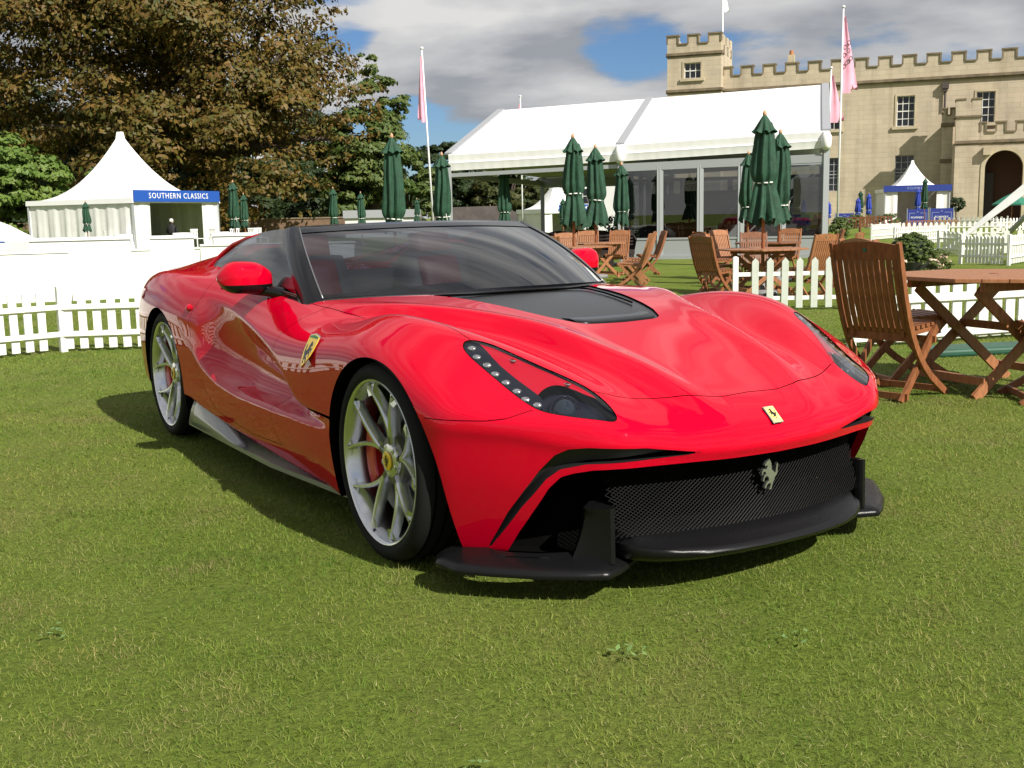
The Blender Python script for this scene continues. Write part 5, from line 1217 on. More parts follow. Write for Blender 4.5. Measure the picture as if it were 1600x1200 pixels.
for k in range(17):
    if k not in (5, 11): g.box(x_, x_+.035, -.003, .003, -.06, .06 if k % 3 else .03); g.box(x_, x_+.055, -.002, .002, -.012 if k % 2 else .035, .012 if k % 2 else .06)
    x_ += .068
o = g.build('lettering', M_LETTER, so_, loc=tuple(s1*1.85-s2*.105+Vector((0, 0, 1.56)))); o.rotation_euler = (0, 0, math.atan2(s1.y, s1.x))
t = empty('white_tent', (-19.95, 40, 0), 0, 'white sloping tent side cut off by the left photo edge', 'tent')
g = MB(); g.prism([(-3, 0), (1.75, 0), (1.75, .62), (.65, 1.22), (-3, 2.6)], 0, 3, lambda u, v, h: (u, h, v)); g.build('tent_side', M_PVC, t); MB().box(1.0, 1.78, -.02, .0, .60, .64).build('blue_hem', M_BLUEB, t)
# white hoarding wall
M_HOARD = mat('white_hoarding', (.80, .80, .79), .6, var=.04, vscale=1.5)
wl_ = empty('hoarding_wall', (-14.2, 14.4, 0), math.atan2(17.9-14.4, -5.0+14.2), 'low white hoarding wall running behind the left picket fence', 'wall')
WL = math.hypot(9.2, 3.5); npn = 5
for k in range(npn):
    g = MB(); g.box(k*WL/npn+.006, (k+1)*WL/npn-.006, -.03, .03, .0, .735+.01*(k % 2)); bevel(g.build('hoarding_panel', M_HOARD, wl_), .004)
g = MB(); g.box(0, WL, -.05, .05, .748, .775); g.build('cap_rail', M_HOARD, wl_)
w2 = empty('hoarding_wall', (-5.0, 17.95, 0), .12, 'short grey white hoarding panel joining the white wall beside the car tail', 'wall')
MB().box(0, 2.6, -.03, .03, 0, .79).build('hoarding_panel', M_PVC2, w2); MB().box(0, 2.6, -.05, .05, .79, .82).build('cap_rail', M_PVC2, w2)
for x, y, w, h, l in ((-8.05, 18.6, 1.6, .96, 'long white box counter behind the hoarding, left one'), (-6.35, 19.6, .75, .95, 'white box counter behind the hoarding, below the tent curtain'), (-5.3, 19.9, .75, .97, 'white box counter right of the small parasol behind the hoarding')):
    t = empty('box_counter', (x, y, 0), .3, l, 'counter'); MB().box(0, w, 0, .5, 0, h-.05).build('counter_body', M_HOARD, t); MB().box(-.03, w+.03, -.03, .53, h-.05, h).build('counter_top', M_HOARD, t)
# white plastic chairs and tables by the sign tent
def white_chair(x, y, rz, label):
    t = empty('plastic_chair', (x, y, 0), rz, label, 'chair', 'white chairs by the sign tent'); w = M_HOARD
    MB().box(-.22, .22, -.22, .22, .42, .45).build('seat', w, t)
    g = MB()
    for i in range(5): g.box(-.2+i*.09, -.155+i*.09, .2, .225, .45, .84)
    g.box(-.22, .22, .195, .23, .82, .88); g.build('backrest', w, t)
    for a in (-.2, .2):
        for b2 in (-.2, .2): MB().bar((a, b2, .42), (a*1.1, b2*1.15, 0), .035, .035).build('leg', w, t)
for i, (x, y, rz, l) in enumerate(((-19.1, 51.5, .4, 'white chair left of the small parasol base at the sign tent'), (-18.2, 50.6, 2, 'white chair just right of the small parasol base'), (-14.6, 52.0, 1, 'white chair in the tent mouth beside the seated person'), (-13.9, 52.6, 2.6, 'white chair in the tent mouth, right one'), (-12.6, 51.0, .2, 'white chair outside the tent, left of three'), (-12.0, 51.3, -.4, 'white chair outside the tent, middle of three'), (-11.4, 51.0, .9, 'white chair outside the tent, right of three'))): white_chair(x, y, rz, l)
for x, y, l in ((-15.1, 51.2, 'white cloth draped cube table at the tent mouth'), (-13.2, 51.5, 'white cloth draped table beside the tent curtain'), (-17.3, 49.8, 'white cloth draped table before the tent curtain')):
    t = empty('draped_table', (x, y, 0), .3, l, 'table'); g = MB(); g.lathe([(.48, 0), (.42, .4), (.40, .70), (.38, .72), (.01, .73)], 20, cap=False); g.build('tablecloth', M_HOARD, t, smooth=50); MB().lathe([(.05, 0), (.05, .7)], 8).build('table_leg', M_ALU, t)
# seated person in the tent mouth
M_SKIN = mat('skin', (.55, .33, .25), .5); M_HAIR = mat('grey_hair', (.55, .53, .5), .7); M_COAT = mat('black_jacket', (.012, .012, .014), .7)
def skin_figure(edges, radii, mt, name, parent, sub=2):
    vs = [e for e in edges[0]]; me = bpy.data.meshes.new(name); me.from_pydata(vs, edges[1], []); o = inst(name, me, parent); me.materials.append(mt)
    bm = bmesh.new(); bm.from_mesh(me); ly = bm.verts.layers.skin.verify(); bm.verts.ensure_lookup_table()
    for v, r in zip(bm.verts, radii): v[ly].radius = (r, r)
    bm.verts[0][ly].use_root = True; bm.to_mesh(me); bm.free(); o.modifiers.new('skin', 'SKIN'); s = o.modifiers.new('sub', 'SUBSURF'); s.levels = sub; s.render_levels = sub
    for p in me.polygons: p.use_smooth = True
    return o
pz = empty('person', (-15.75, 51.9, 0), rad(80), 'grey haired person in a black jacket seated in the sign tent mouth, turned away', 'person')
pv = [(0, 0, .48), (0, 0, .75), (0, 0, .98), (0, 0, 1.10), (.02, 0, 1.20), (.02, 0, 1.30), (0, .19, 1.0), (.05, .25, .76), (.25, .18, .66), (0, -.19, 1.0), (.05, -.25, .76), (.25, -.18, .66), (.1, .1, .48), (.5, .12, .50), (.5, .12, .06), (.1, -.1, .48), (.5, -.12, .50), (.5, -.12, .06), (.62, .12, .04), (.62, -.12, .04)]
pe = [(0, 1), (1, 2), (2, 3), (3, 4), (4, 5), (2, 6), (6, 7), (7, 8), (2, 9), (9, 10), (10, 11), (0, 12), (12, 13), (13, 14), (0, 15), (15, 16), (16, 17), (14, 18), (17, 19)]
skin_figure((pv, pe), [.15, .15, .14, .055, .08, .085, .065, .05, .035, .065, .05, .035, .09, .065, .045, .09, .065, .045, .04, .04], M_COAT, 'body', pz)
g = MB(); g.lathe([(.01, 1.14), (.065, 1.16), (.085, 1.22), (.088, 1.28), (.075, 1.34), (.01, 1.37)], 16, c=(.03, 0, 0), cap=False); g.build('head', M_SKIN, pz, smooth=True)
g = MB(); g.lathe([(.094, 1.24), (.098, 1.29), (.085, 1.355), (.04, 1.385), (.01, 1.39)], 16, c=(.015, 0, 0), cap=False); g.build('hair', M_HAIR, pz, smooth=True)
for s in (-1, 1):
    hd = MB()
    for k in range(5): hd.tube([(.27, s*(.165+.018*(k-2)*.6), .65), (.33+.01*(2-abs(k-2)), s*(.165+.018*(k-2)), .645), (.35+.01*(2-abs(k-2)), s*(.165+.02*(k-2)), .625)], [.014, .009, .006], 6)
    hd.build('hand', M_SKIN, pz, smooth=True)

# ================================================================ CASTLE
def stone_mat():
    m = bpy.data.materials.new('weathered_bath_stone'); m.use_nodes = True; t = m.node_tree; b = t.nodes['Principled BSDF']; L = t.links.new
    tcn = t.nodes.new('ShaderNodeTexCoord'); sp = t.nodes.new('ShaderNodeSeparateXYZ'); L(tcn.outputs['Object'], sp.inputs[0]); cb = t.nodes.new('ShaderNodeCombineXYZ')
    ad = t.nodes.new('ShaderNodeMath'); ad.operation = 'ADD'; L(sp.outputs['X'], ad.inputs[0]); L(sp.outputs['Y'], ad.inputs[1]); L(ad.outputs[0], cb.inputs[0]); L(sp.outputs['Z'], cb.inputs[1])
    br = t.nodes.new('ShaderNodeTexBrick'); L(cb.outputs[0], br.inputs['Vector']); br.inputs['Scale'].default_value = 1; br.inputs['Brick Width'].default_value = .95; br.inputs['Row Height'].default_value = .36; br.inputs['Mortar Size'].default_value = .012
    br.inputs['Color1'].default_value = (.55, .48, .365, 1); br.inputs['Color2'].default_value = (.50, .435, .33, 1); br.inputs['Mortar'].default_value = (.43, .365, .27, 1); br.offset = .5
    n = t.nodes.new('ShaderNodeTexNoise'); n.inputs['Scale'].default_value = .35; n.inputs['Detail'].default_value = 8; n.inputs['Roughness'].default_value = .65; L(tcn.outputs['Object'], n.inputs['Vector'])
    r = t.nodes.new('ShaderNodeValToRGB'); L(n.outputs['Fac'], r.inputs[0]); e = r.color_ramp.elements; e[0].position = .3; e[0].color = (.80, .80, .82, 1); e[1].position = .65; e[1].color = (1.06, 1.02, .98, 1)
    mx_ = t.nodes.new('ShaderNodeMix'); mx_.data_type = 'RGBA'; mx_.blend_type = 'MULTIPLY'; mx_.inputs['Factor'].default_value = 1; L(br.outputs['Color'], mx_.inputs['A']); L(r.outputs[0], mx_.inputs['B'])
    # streaks of grime running down
    mp3 = t.nodes.new('ShaderNodeMapping'); mp3.inputs['Scale'].default_value = (1.5, 1.5, .12); L(tcn.outputs['Object'], mp3.inputs[0]); n3 = t.nodes.new('ShaderNodeTexNoise'); n3.inputs['Scale'].default_value = 1; n3.inputs['Detail'].default_value = 6; L(mp3.outputs[0], n3.inputs['Vector'])
    r3 = t.nodes.new('ShaderNodeValToRGB'); L(n3.outputs['Fac'], r3.inputs[0]); r3.color_ramp.elements[0].position = .28; r3.color_ramp.elements[0].color = (.78, .77, .76, 1); r3.color_ramp.elements[1].position = .5; r3.color_ramp.elements[1].color = (1, 1, 1, 1)
    m2 = t.nodes.new('ShaderNodeMix'); m2.data_type = 'RGBA'; m2.blend_type = 'MULTIPLY'; m2.inputs['Factor'].default_value = 1; L(mx_.outputs['Result'], m2.inputs['A']); L(r3.outputs[0], m2.inputs['B'])
    L(m2.outputs['Result'], b.inputs['Base Color']); b.inputs['Roughness'].default_value = .85; b.inputs['Specular IOR Level'].default_value = .2
    bn = t.nodes.new('ShaderNodeBump'); bn.inputs['Strength'].default_value = .4; bn.inputs['Distance'].default_value = .03; L(br.outputs['Fac'], bn.inputs['Height']); bn.invert = True; L(bn.outputs[0], b.inputs['Normal']); return m
M_STONE = stone_mat(); M_COPE = mat('dark_coping_stone', (.20, .155, .10), .85, var=.4, vscale=1.5); M_STONE2 = mat('pale_dressed_stone', (.50, .425, .29), .8, var=.25, vscale=.8)
M_WPANE = mat('dark_window_pane', (.012, .014, .018), .08, spec=.6); M_SASH = mat('white_sash_paint', (.72, .72, .68), .5)
cs = empty('castle', (17.1, 90.0, 0), math.atan2(-8, 21.1), 'long battlemented castle house of yellow stone with a corner tower and arched porch', 'castle')
def wall_with_holes(x0, x1, z0, z1, y, holes, depth=.35, mt=None, name='wall', parent=None):
    xs = sorted({x0, x1, *[h[0] for h in holes], *[h[1] for h in holes]}); zs = sorted({z0, z1, *[h[2] for h in holes], *[h[3] for h in holes]}); g = MB()
    for a, b2 in zip(xs[:-1], xs[1:]):
        for c, d in zip(zs[:-1], zs[1:]):
            if any(h[0] <= a and b2 <= h[1] and h[2] <= c and d <= h[3] for h in holes): continue
            g.add([(a, y, c), (b2, y, c), (b2, y, d), (a, y, d)], [(0, 1, 2, 3)])
    for a, b2, c, d in holes:
        g.add([(a, y, c), (b2, y, c), (b2, y, d), (a, y, d), (a, y+depth, c), (b2, y+depth, c), (b2, y+depth, d), (a, y+depth, d)], [(0, 4, 5, 1), (1, 5, 6, 2), (2, 6, 7, 3), (3, 7, 4, 0)])
    return g.build(name, mt or M_STONE, parent or cs, fix=False)
def sash(x0, x1, z0, z1, y, nx, nz, dark=False, frame=True):
    w = empty('window', (0, 0, 0)); w.parent = cs
    if frame:
        g = MB(); t = .13
        g.box(x0-t, x0, y-.05, y+.05, z0-t, z1+t); g.box(x1, x1+t, y-.05, y+.05, z0-t, z1+t); g.box(x0, x1, y-.05, y+.05, z1, z1+t); g.build('architrave', M_STONE2, w)
        MB().box(x0-.3, x1+.3, y-.16, y+.1, z0-.22, z0-.0).build('sill', M_STONE2, w)
    yy = y+.22; g = MB(); g.grid([[(x0, yy+.03, z0), (x0, yy+.03, z1)], [(x1, yy+.03, z0), (x1, yy+.03, z1)]]); g.build('pane', M_WPANE, w)
    b_ = .055; g = MB()
    for x in np.linspace(x0, x1, nx+1): g.box(x-(b_ if x in (x0, x1) else .026), x+(b_ if x in (x0, x1) else .026), yy-.03, yy+.01, z0, z1)
    g.build('glazing_bar', M_ALUD if dark else M_SASH, w); g = MB()
    for z in np.linspace(z0, z1, nz+1): g.box(x0, x1, yy-.026, yy+.006, z-(b_ if z in (z0, z1) else .026), z+(b_ if z in (z0, z1) else .026))
    g.box(x0, x1, yy-.05, yy+.012, (z0+z1)/2-.04, (z0+z1)/2+.04); g.build('sash_rail', M_ALUD if dark else M_SASH, w)
XS = [2.35, 7.9, 13.3, 18.85, 24.4, 30.0]; holes = [(x, x+1.28, 7.3, 9.55) for x in XS]+[(x, x+1.35, 2.6, 5.15) for x in XS[:3]]
wall_with_holes(0.2, 46, -.3, 10.68, 0, holes)
for x in XS: sash(x, x+1.28, 7.3, 9.55, 0, 3, 4)
for x in XS[:3]: sash(x, x+1.35, 2.6, 5.15, 0, 3, 5, dark=True, frame=False)
def crenel(segs, z0, zl, zh, y0, y1, name='parapet'):
    g = MB(); a, b2 = segs[0][0], segs[-1][1]; g.box(a, b2, y0, y1, z0, zl-.10); g.build(name, M_STONE, cs)
    for i, (m0, m1) in enumerate(segs):
        o = MB().box(m0, m1, y0, y1, zl-.10, zh-.11).build('merlon', M_STONE, cs); c = MB(); c.box(m0-.07, m1+.07, y0-.09, y1+.09, zh-.11, zh); c.box(m0-.06, m0+.06, y0-.075, y0-.003, zl, zh-.11); c.box(m1-.06, m1+.06, y0-.075, y0-.003, zl, zh-.11); c.build('coping', M_COPE, o)
    for (p0, p1), (q0, q1) in zip(segs[:-1], segs[1:]): MB().box(p1+.001, q0-.001, y0-.09, y1+.09, zl-.10, zl).build('coping', M_COPE, cs)
crenel([(.2, .9)]+[(1.6+1.717*k, 2.55+1.717*k) for k in range(25)], 10.68, 11.88, 12.55, -.10, .35)
def course(x0, x1, y, z, d=.14, h=.2, side=None):
    g = MB(); g.box(x0, x1, y-d, y+.02, z-h/2, z+h/2); g.box(x0, x1, y-d*.5, y+.02, z-h, z-h/2-.001); g.build('string_course', M_COPE, cs)
course(.25, 46, -.10, 10.72)
# tower
wall_with_holes(-4.1, .2, -.3, 13.55, -1.0, [(-2.75, -1.42, 11.7, 12.9)], name='tower_wall'); sash(-2.75, -1.42, 11.7, 12.9, -1.0, 3, 2)
g = MB(); g.add([(.2, -1, -.3), (.2, 4, -.3), (.2, 4, 13.55), (.2, -1, 13.55), (-4.1, -1, -.3), (-4.1, 4, -.3), (-4.1, 4, 13.55), (-4.1, -1, 13.55)], [(0, 1, 2, 3), (5, 4, 7, 6), (1, 5, 6, 2)]); g.build('tower_wall', M_STONE, cs)
crenel([(-4.1, -3.2), (-2.43, -1.57), (-.80, .2)], 13.55, 14.42, 15.1, -1.06, -.6)
for x0 in (-4.13, -.25):
    for k in range(3): MB().box(x0, x0+.46, -.58+1.65*k+.35, .25+1.65*k+.35, 13.55, 15.0).build('merlon', M_STONE, cs)
    MB().box(x0, x0+.46, -.59, 4, 13.55, 14.30).build('parapet', M_STONE, cs)
course(-4.2, .3, -1.0, 13.6); course(-4.2, .3, -1.0, 10.78)
for z in (13.6, 10.78): MB().box(.2, .32, -1.02, 0, z-.1, z+.1).build('string_course', M_COPE, cs)
MB().box(5.1, 5.6, .6, 1.1, 11, 13.2).build('chimney', M_STONE2, cs); MB().lathe([(.18, 13.2), (.14, 13.55)], 10, c=(5.35, .85, 0)).build('chimney_pot', mat('terracotta', (.4, .16, .07), .8), cs)
g = MB(); g.box(.2, 46, 4, 4.2, -.3, 12); g.box(.2, 46, .3, 4, 10.4, 10.6); g.build('roof', M_COPE, cs)
# porch with an arched opening
PX0, PX1, PY = 19.05, 22.40, -3.5
g = MB(); n = 24; ctr, hw, sp_ = 20.73, 1.25, 3.85
arc_ = [(ctr-hw*math.cos(math.pi*k/n), sp_+hw*math.sin(math.pi*k/n)) for k in range(n+1)]
vs = []
g.add([(PX0, PY, -.3), (ctr-hw, PY, -.3), (ctr-hw, PY, sp_), (PX0, PY, sp_)], [(0, 1, 2, 3)]); g.add([(ctr+hw, PY, -.3), (PX1, PY, -.3), (PX1, PY, sp_), (ctr+hw, PY, sp_)], [(0, 1, 2, 3)])
for (xa, za), (xb, zb_) in zip(arc_[:-1], arc_[1:]): g.add([(xa, PY, za), (xb, PY, zb_), (xb, PY, 5.72), (xa, PY, 5.72)], [(0, 1, 2, 3)])
g.add([(PX0, PY, sp_), (ctr-hw, PY, sp_), (ctr-hw, PY, 5.72), (PX0, PY, 5.72)], [(0, 1, 2, 3)]); g.add([(ctr+hw, PY, sp_), (PX1, PY, sp_), (PX1, PY, 5.72), (ctr+hw, PY, 5.72)], [(0, 1, 2, 3)])
g.build('porch_wall', M_STONE, cs, fix=False)
ring = [(ctr-hw, -.3)]+arc_+[(ctr+hw, -.3)]
g = MB(); g.grid([[(x, PY-.04, z), (x, PY+.7, z)] for x, z in ring]); g.grid([[(ctr+(x-ctr)*1.22, PY-.05, z if z < sp_ else sp_+(z-sp_)*1.22), (x, PY-.05, z)] for x, z in ring]); g.build('arch_moulding', M_STONE2, cs, fix=False)
M_INT = mat('porch_interior', (.10, .045, .03), .8)
g = MB(); g.box(18.6, 22.9, PY+2.9, PY+3.0, -.3, 5.6); g.box(18.5, 18.6, PY+.7, PY+3, -.3, 5.6); g.box(22.9, 23.0, PY+.7, PY+3, -.3, 5.6); g.box(18.5, 23, PY+.1, PY+3, 5.6, 5.7); g.build('porch_interior', M_INT, cs)
MB().box(19.55, 20.2, PY+2.4, PY+2.5, 0, 3.6).build('door', mat('dark_door', (.02, .015, .012), .5), cs)
crenel([(19.1, 19.45), (20.1, 20.75), (21.4, 22.05)], 5.72, 6.45, 7.15, PY, PY+.4)
course(17.40, 24.0, PY, 5.76, .12)
def turret(x0, x1, y0, y1, z1, low):
    t_ = MB(); t_.box(x0, x1, y0, y1, -.3, z1-1.2); t_.build('turret_shaft', M_STONE, cs)
    w = (x1-x0); MB().box(x0-.04, x1+.04, y0-.04, y1, z1-1.198, low).build('turret_parapet', M_STONE, cs)
    for a, b2 in ((x0-.04, x0+.36*w), (x1-.36*w, x1+.04)):
        for ya_, yb_ in ((y0-.04, y0+.55), (y1-.55, y1)):
            o = MB().box(a, b2, ya_, yb_, low, z1-.1).build('merlon', M_STONE, cs); MB().box(a-.06, b2+.06, ya_-.06, yb_+.06, z1-.1, z1).build('coping', M_COPE, o)
    MB().box(x0-.12, x1+.12, y0-.12, y1, z1-1.32, z1-1.2).build('string_course', M_COPE, cs)
turret(17.45, 19.05, PY-.02, PY+1.9, 8.82, 8.1); turret(22.42, 24.0, PY-.02, PY+1.9, 8.82, 8.1)
MB().box(16.55, 17.3, -1.5, 0, -.3, 7.2).build('turret_shaft', M_STONE, cs)
crenel([(16.5, 16.85), (17.1, 17.42)], 7.2, 7.9, 8.4, -1.55, -1.2); course(16.45, 17.42, -1.5, 7.2, .1); course(16.45, 17.42, -1.5, 4.6, .08)
MB().box(17.3, 17.45, PY+.2, 0, -.3, 5.7).build('porch_wall', M_STONE, cs); MB().box(24.0, 24.2, PY+.2, 0, -.3, 5.7).build('porch_wall', M_STONE, cs)
g = MB(); g.box(19.32, 19.82, PY-.42, PY-.0, 4.8, 5.35); g.build('wall_lantern', M_STONE2, cs)
for x in (16.68, 25.6):
    g = MB(); g.tube([(x, -.16, 10.3), (x, -.16, 8.4)], .075, 8); g.box(x-.24, x+.24, -.36, -.02, 9.9, 10.35); g.box(x-.16, x+.16, -.30, -.02, 9.7, 9.9); g.build('drain_pipe', mat('lead_pipe', (.07, .055, .05), .6), cs)
MB().box(10, 34, -14, -8, .0, .02).build('forecourt', mat('pale_gravel', (.36, .29, .19), .9, var=.3, vscale=12), cs)
t = empty('standard_bay_tree', (31.4, 78.0, 0), 0, 'small clipped ball tree on a thin stem by the porch corner', 'tree')

# ================================================================ FOLIAGE
def leaf_mat(name, cols, trans=.25):
    m = bpy.data.materials.new(name); m.use_nodes = True; t = m.node_tree; b = t.nodes['Principled BSDF']; L = t.links.new
    g = t.nodes.new('ShaderNodeNewGeometry'); r = t.nodes.new('ShaderNodeValToRGB'); L(g.outputs['Random Per Island'], r.inputs[0]); e = r.color_ramp.elements
    while len(e) < len(cols): e.new(.5)
    for k, c in enumerate(cols): e[k].position = k/(len(cols)-1); e[k].color = (*c, 1)
    tcn = t.nodes.new('ShaderNodeTexCoord'); n = t.nodes.new('ShaderNodeTexNoise'); n.inputs['Scale'].default_value = .35; n.inputs['Detail'].default_value = 5; L(tcn.outputs['Object'], n.inputs['Vector'])
    r2 = t.nodes.new('ShaderNodeValToRGB'); L(n.outputs['Fac'], r2.inputs[0]); r2.color_ramp.elements[0].position = .32; r2.color_ramp.elements[1].position = .68; r2.color_ramp.elements[0].color = (.75, .86, .8, 1); r2.color_ramp.elements[1].color = (1.25, 1.12, 1.1, 1)
    mx_ = t.nodes.new('ShaderNodeMix'); mx_.data_type = 'RGBA'; mx_.blend_type = 'MULTIPLY'; mx_.inputs['Factor'].default_value = 1; L(r.outputs[0], mx_.inputs['A']); L(r2.outputs[0], mx_.inputs['B'])
    L(mx_.outputs['Result'], b.inputs['Base Color']); b.inputs['Roughness'].default_value = .55; b.inputs['Specular IOR Level'].default_value = .3
    tr = t.nodes.new('ShaderNodeBsdfTranslucent'); L(mx_.outputs['Result'], tr.inputs[0]); ms = t.nodes.new('ShaderNodeMixShader'); ms.inputs[0].default_value = trans; o = t.nodes['Material Output']; L(b.outputs[0], ms.inputs[1]); L(tr.outputs[0], ms.inputs[2]); L(ms.outputs[0], o.inputs[0]); return m
M_BARK = mat('tree_bark', (.07, .05, .035), .9, var=.4, vscale=3)
def leaves(lobes, n, size, seed, clump=.28, nc=None, droop=.3, flat=.0):
    """leaf quads gathered in clumps over and inside ellipsoid lobes (cx,cy,cz,rx,ry,rz)"""
    rg = np.random.RandomState(seed); vol = np.array([l[3]*l[4]*l[5] for l in lobes])**(2/3); pr = vol/vol.sum(); nc = nc or max(30, n//70)
    li = rg.choice(len(lobes), nc, p=pr); Lb = np.array(lobes)[li]; d = rg.normal(size=(nc, 3)); d /= np.linalg.norm(d, axis=1, keepdims=True); rr = np.where(rg.rand(nc) < .8, rg.uniform(.82, 1.08, nc), rg.uniform(.3, .85, nc))
    Cc = Lb[:, :3]+d*Lb[:, 3:]*rr[:, None]; rad_ = Lb[:, 3:].mean(1)*clump*rg.uniform(.6, 1.35, nc)
    ci = rg.choice(nc, n, p=rad_**2/(rad_**2).sum()); e = rg.normal(size=(n, 3)); e[:, 2] = np.abs(e[:, 2])*.9-.25; e /= np.linalg.norm(e, axis=1, keepdims=True)
    P = Cc[ci]+e*(rad_[ci]*rg.uniform(.55, 1.05, n))[:, None]*np.array([1.15, 1.15, .72])
    nr = e*1.0+d[ci]*.45+rg.normal(size=(n, 3))*.34+np.array([0, 0, .35]); nr /= np.linalg.norm(nr, axis=1, keepdims=True)
    a = np.cross(nr, rg.normal(size=(n, 3))); a /= np.linalg.norm(a, axis=1, keepdims=True); b2 = np.cross(nr, a); s = size*rg.uniform(.55, 1.3, n)[:, None]
    a = a*s; b2 = b2*s*.55; V = np.stack([P-a, P+b2-nr*s*.15, P+a, P-b2-nr*s*.15], 1).reshape(-1, 3); q = np.arange(n)*4
    T = np.concatenate([np.stack([q, q+1, q+2], 1), np.stack([q, q+2, q+3], 1)]); Nn = np.repeat(nr, 4, 0); return V, Nn, T
def tree(name, label, base, trunk_h, trunk_r, lobes, n, size, mt, seed, group=None, clump=.28, nc=None, limbs=6, cat='tree'):
    t = empty(name, (base[0], base[1], 0), 0, label, cat, group); lb = [(l[0]-base[0], l[1]-base[1], *l[2:]) for l in lobes]; rg = random.Random(seed)
    V, Nn, T = leaves(lb, n, size, seed, clump, nc); npmesh('crown', (V, Nn, T), mt, t, normals=False)
    if trunk_h:
        g = MB(); g.tube([(0, 0, -.1), (trunk_r*.1, 0, trunk_h*.35), (-trunk_r*.2, .1, trunk_h*.75), (0, 0, trunk_h)], [trunk_r*1.35, trunk_r, trunk_r*.85, trunk_r*.7], 12)
        for k in range(limbs):
            l = lb[k % len(lb)]; e = Vector((l[0]+rg.uniform(-.3, .3)*l[3], l[1]+rg.uniform(-.3, .3)*l[4], l[2]+rg.uniform(-.1, .4)*l[5])); s_ = Vector((0, 0, trunk_h*rg.uniform(.6, 1))); mid = s_.lerp(e, .5)+Vector((0, 0, e.z*.06)); g.tube([tuple(s_), tuple(mid), tuple(e)], [trunk_r*.5, trunk_r*.3, trunk_r*.06], 7)
        g.build('trunk', M_BARK, t, smooth=True)
    return t
def px(x, y, d, r, ry=None):      # lobe from a direction measured off the horizon: metres at depth d
    return ((x-800)/1717.5*d, d, 1.17+(338-(x-800)*.0203-y)/1717.5*d, r/1717.5*d, (ry or r)/1717.5*d, r/1717.5*d)
M_CHEST = leaf_mat('autumn_chestnut_leaf', [(.060, .070, .013), (.115, .090, .018), (.165, .108, .024), (.105, .058, .015)]); M_GRN = leaf_mat('mid_green_leaf', [(.055, .095, .021), (.088, .128, .028), (.125, .15, .04)])
M_LIME = leaf_mat('light_green_leaf', [(.085, .15, .024), (.125, .195, .034), (.16, .215, .055)]); M_DRK = leaf_mat('dark_green_leaf', [(.018, .035, .012), (.028, .048, .014), (.038, .060, .018)]); M_OLV = leaf_mat('olive_leaf', [(.040, .055, .015), (.062, .072, .020), (.085, .080, .026)])
tree('chestnut_tree', 'huge brown tinged horse chestnut tree filling the upper left behind the sign tent', (-19.5, 77), 9, .9,
    [px(330, 50, 76, 200), px(150, 70, 78, 175), px(455, 110, 75, 115), px(540, 165, 74, 70), px(545, 235, 73, 45), px(260, 225, 72, 130), px(400, 240, 72, 120), px(95, 215, 74, 100), px(490, 265, 73, 75), px(330, -160, 78, 190), px(130, -110, 78, 170), px(480, 20, 77, 75), px(-20, 90, 78, 120), px(330, 290, 74, 80), px(200, 300, 76, 70)], 150000, .19, M_CHEST, 4, clump=.245, nc=860, limbs=12)
tree('green_tree', 'green leaved tree with an arm of foliage reaching right towards the pink flag pole', (-10.0, 82), 6, .5, [px(575, 250, 82, 70), px(600, 170, 82, 42), px(628, 188, 82, 26), px(640, 172, 82, 14), px(560, 310, 80, 50), px(600, 285, 82, 40), px(585, 120, 83, 26)], 24000, .20, M_GRN, 5, clump=.24, nc=300)
tree('chestnut_tree', 'bright light green chestnut tree at the left edge beside the sign tent', (-26.2, 58), 3, .3, [px(45, 280, 58, 62), px(0, 290, 58, 55), px(85, 300, 58, 36), px(60, 245, 58, 32), px(20, 330, 57, 50), px(98, 330, 57, 30), px(160, 268, 66, 16)], 15000, .17, M_LIME, 6, clump=.28, nc=190)
tree('dark_tree', 'dark green tree at the upper left edge behind the bright tree', (-42, 88), 6, .5, [px(10, 180, 88, 70), px(60, 230, 88, 60), px(-40, 200, 88, 60), px(20, 120, 89, 40)], 15000, .24, M_DRK, 7, nc=200)
for i, (x, y, r, d, l, mt_) in enumerate(((300, 215, 105, 100, 'tall dark tree mass behind the foot of the huge chestnut', M_DRK), (455, 250, 85, 101, 'dark tree closing the gap right of the chestnut trunk', M_DRK), (140, 240, 95, 102, 'dark tree behind the roof of the sign tent', M_DRK), (645, 295, 46, 92, 'dark rounded tree between the tall parasol and the flag pole', M_GRN), (700, 262, 38, 100, 'dark upright tree left of the marquee roof tip', M_DRK), (735, 300, 45, 98, 'dark green tree under the left end of the marquee roof', M_DRK), (800, 300, 48, 96, 'olive green tree seen under the middle of the open bay', M_OLV), (855, 312, 34, 94, 'olive tree beside the white far house', M_OLV), (500, 330, 60, 96, 'dark hedge like tree behind the two green parasols', M_DRK), (430, 335, 45, 98, 'dark low tree right of the sign tent', M_DRK), (250, 340, 50, 98, 'dark low tree behind the sign tent opening', M_DRK), (160, 335, 60, 96, 'dark low tree behind the sign tent', M_DRK))):
    b0 = px(x, y, d, r); tree('far_tree', l, (b0[0], d), 2.0, .3, [b0, px(x-r*.5, y+r*.5, d, r*.7), px(x+r*.5, y+r*.5, d, r*.7), px(x+r*.1, y-r*.4, d, r*.55)], 7000 if r < 80 else 13000, .22 if r < 80 else .30, mt_, 20+i, 'trees behind the lawn', nc=75)
g = MB(); V, Nn, T = leaves([(x, 118+6*math.sin(x), 2.4, 6, 4, 3.2) for x in np.arange(-75, 30, 7.0)]+[(x, 130, 5, 9, 4, 5) for x in np.arange(-80, -10, 10.)], 16000, .6, 41, .3, 330); wd = npmesh('woodland', (V, Nn, T), M_DRK, normals=False); wd['kind'] = 'stuff'
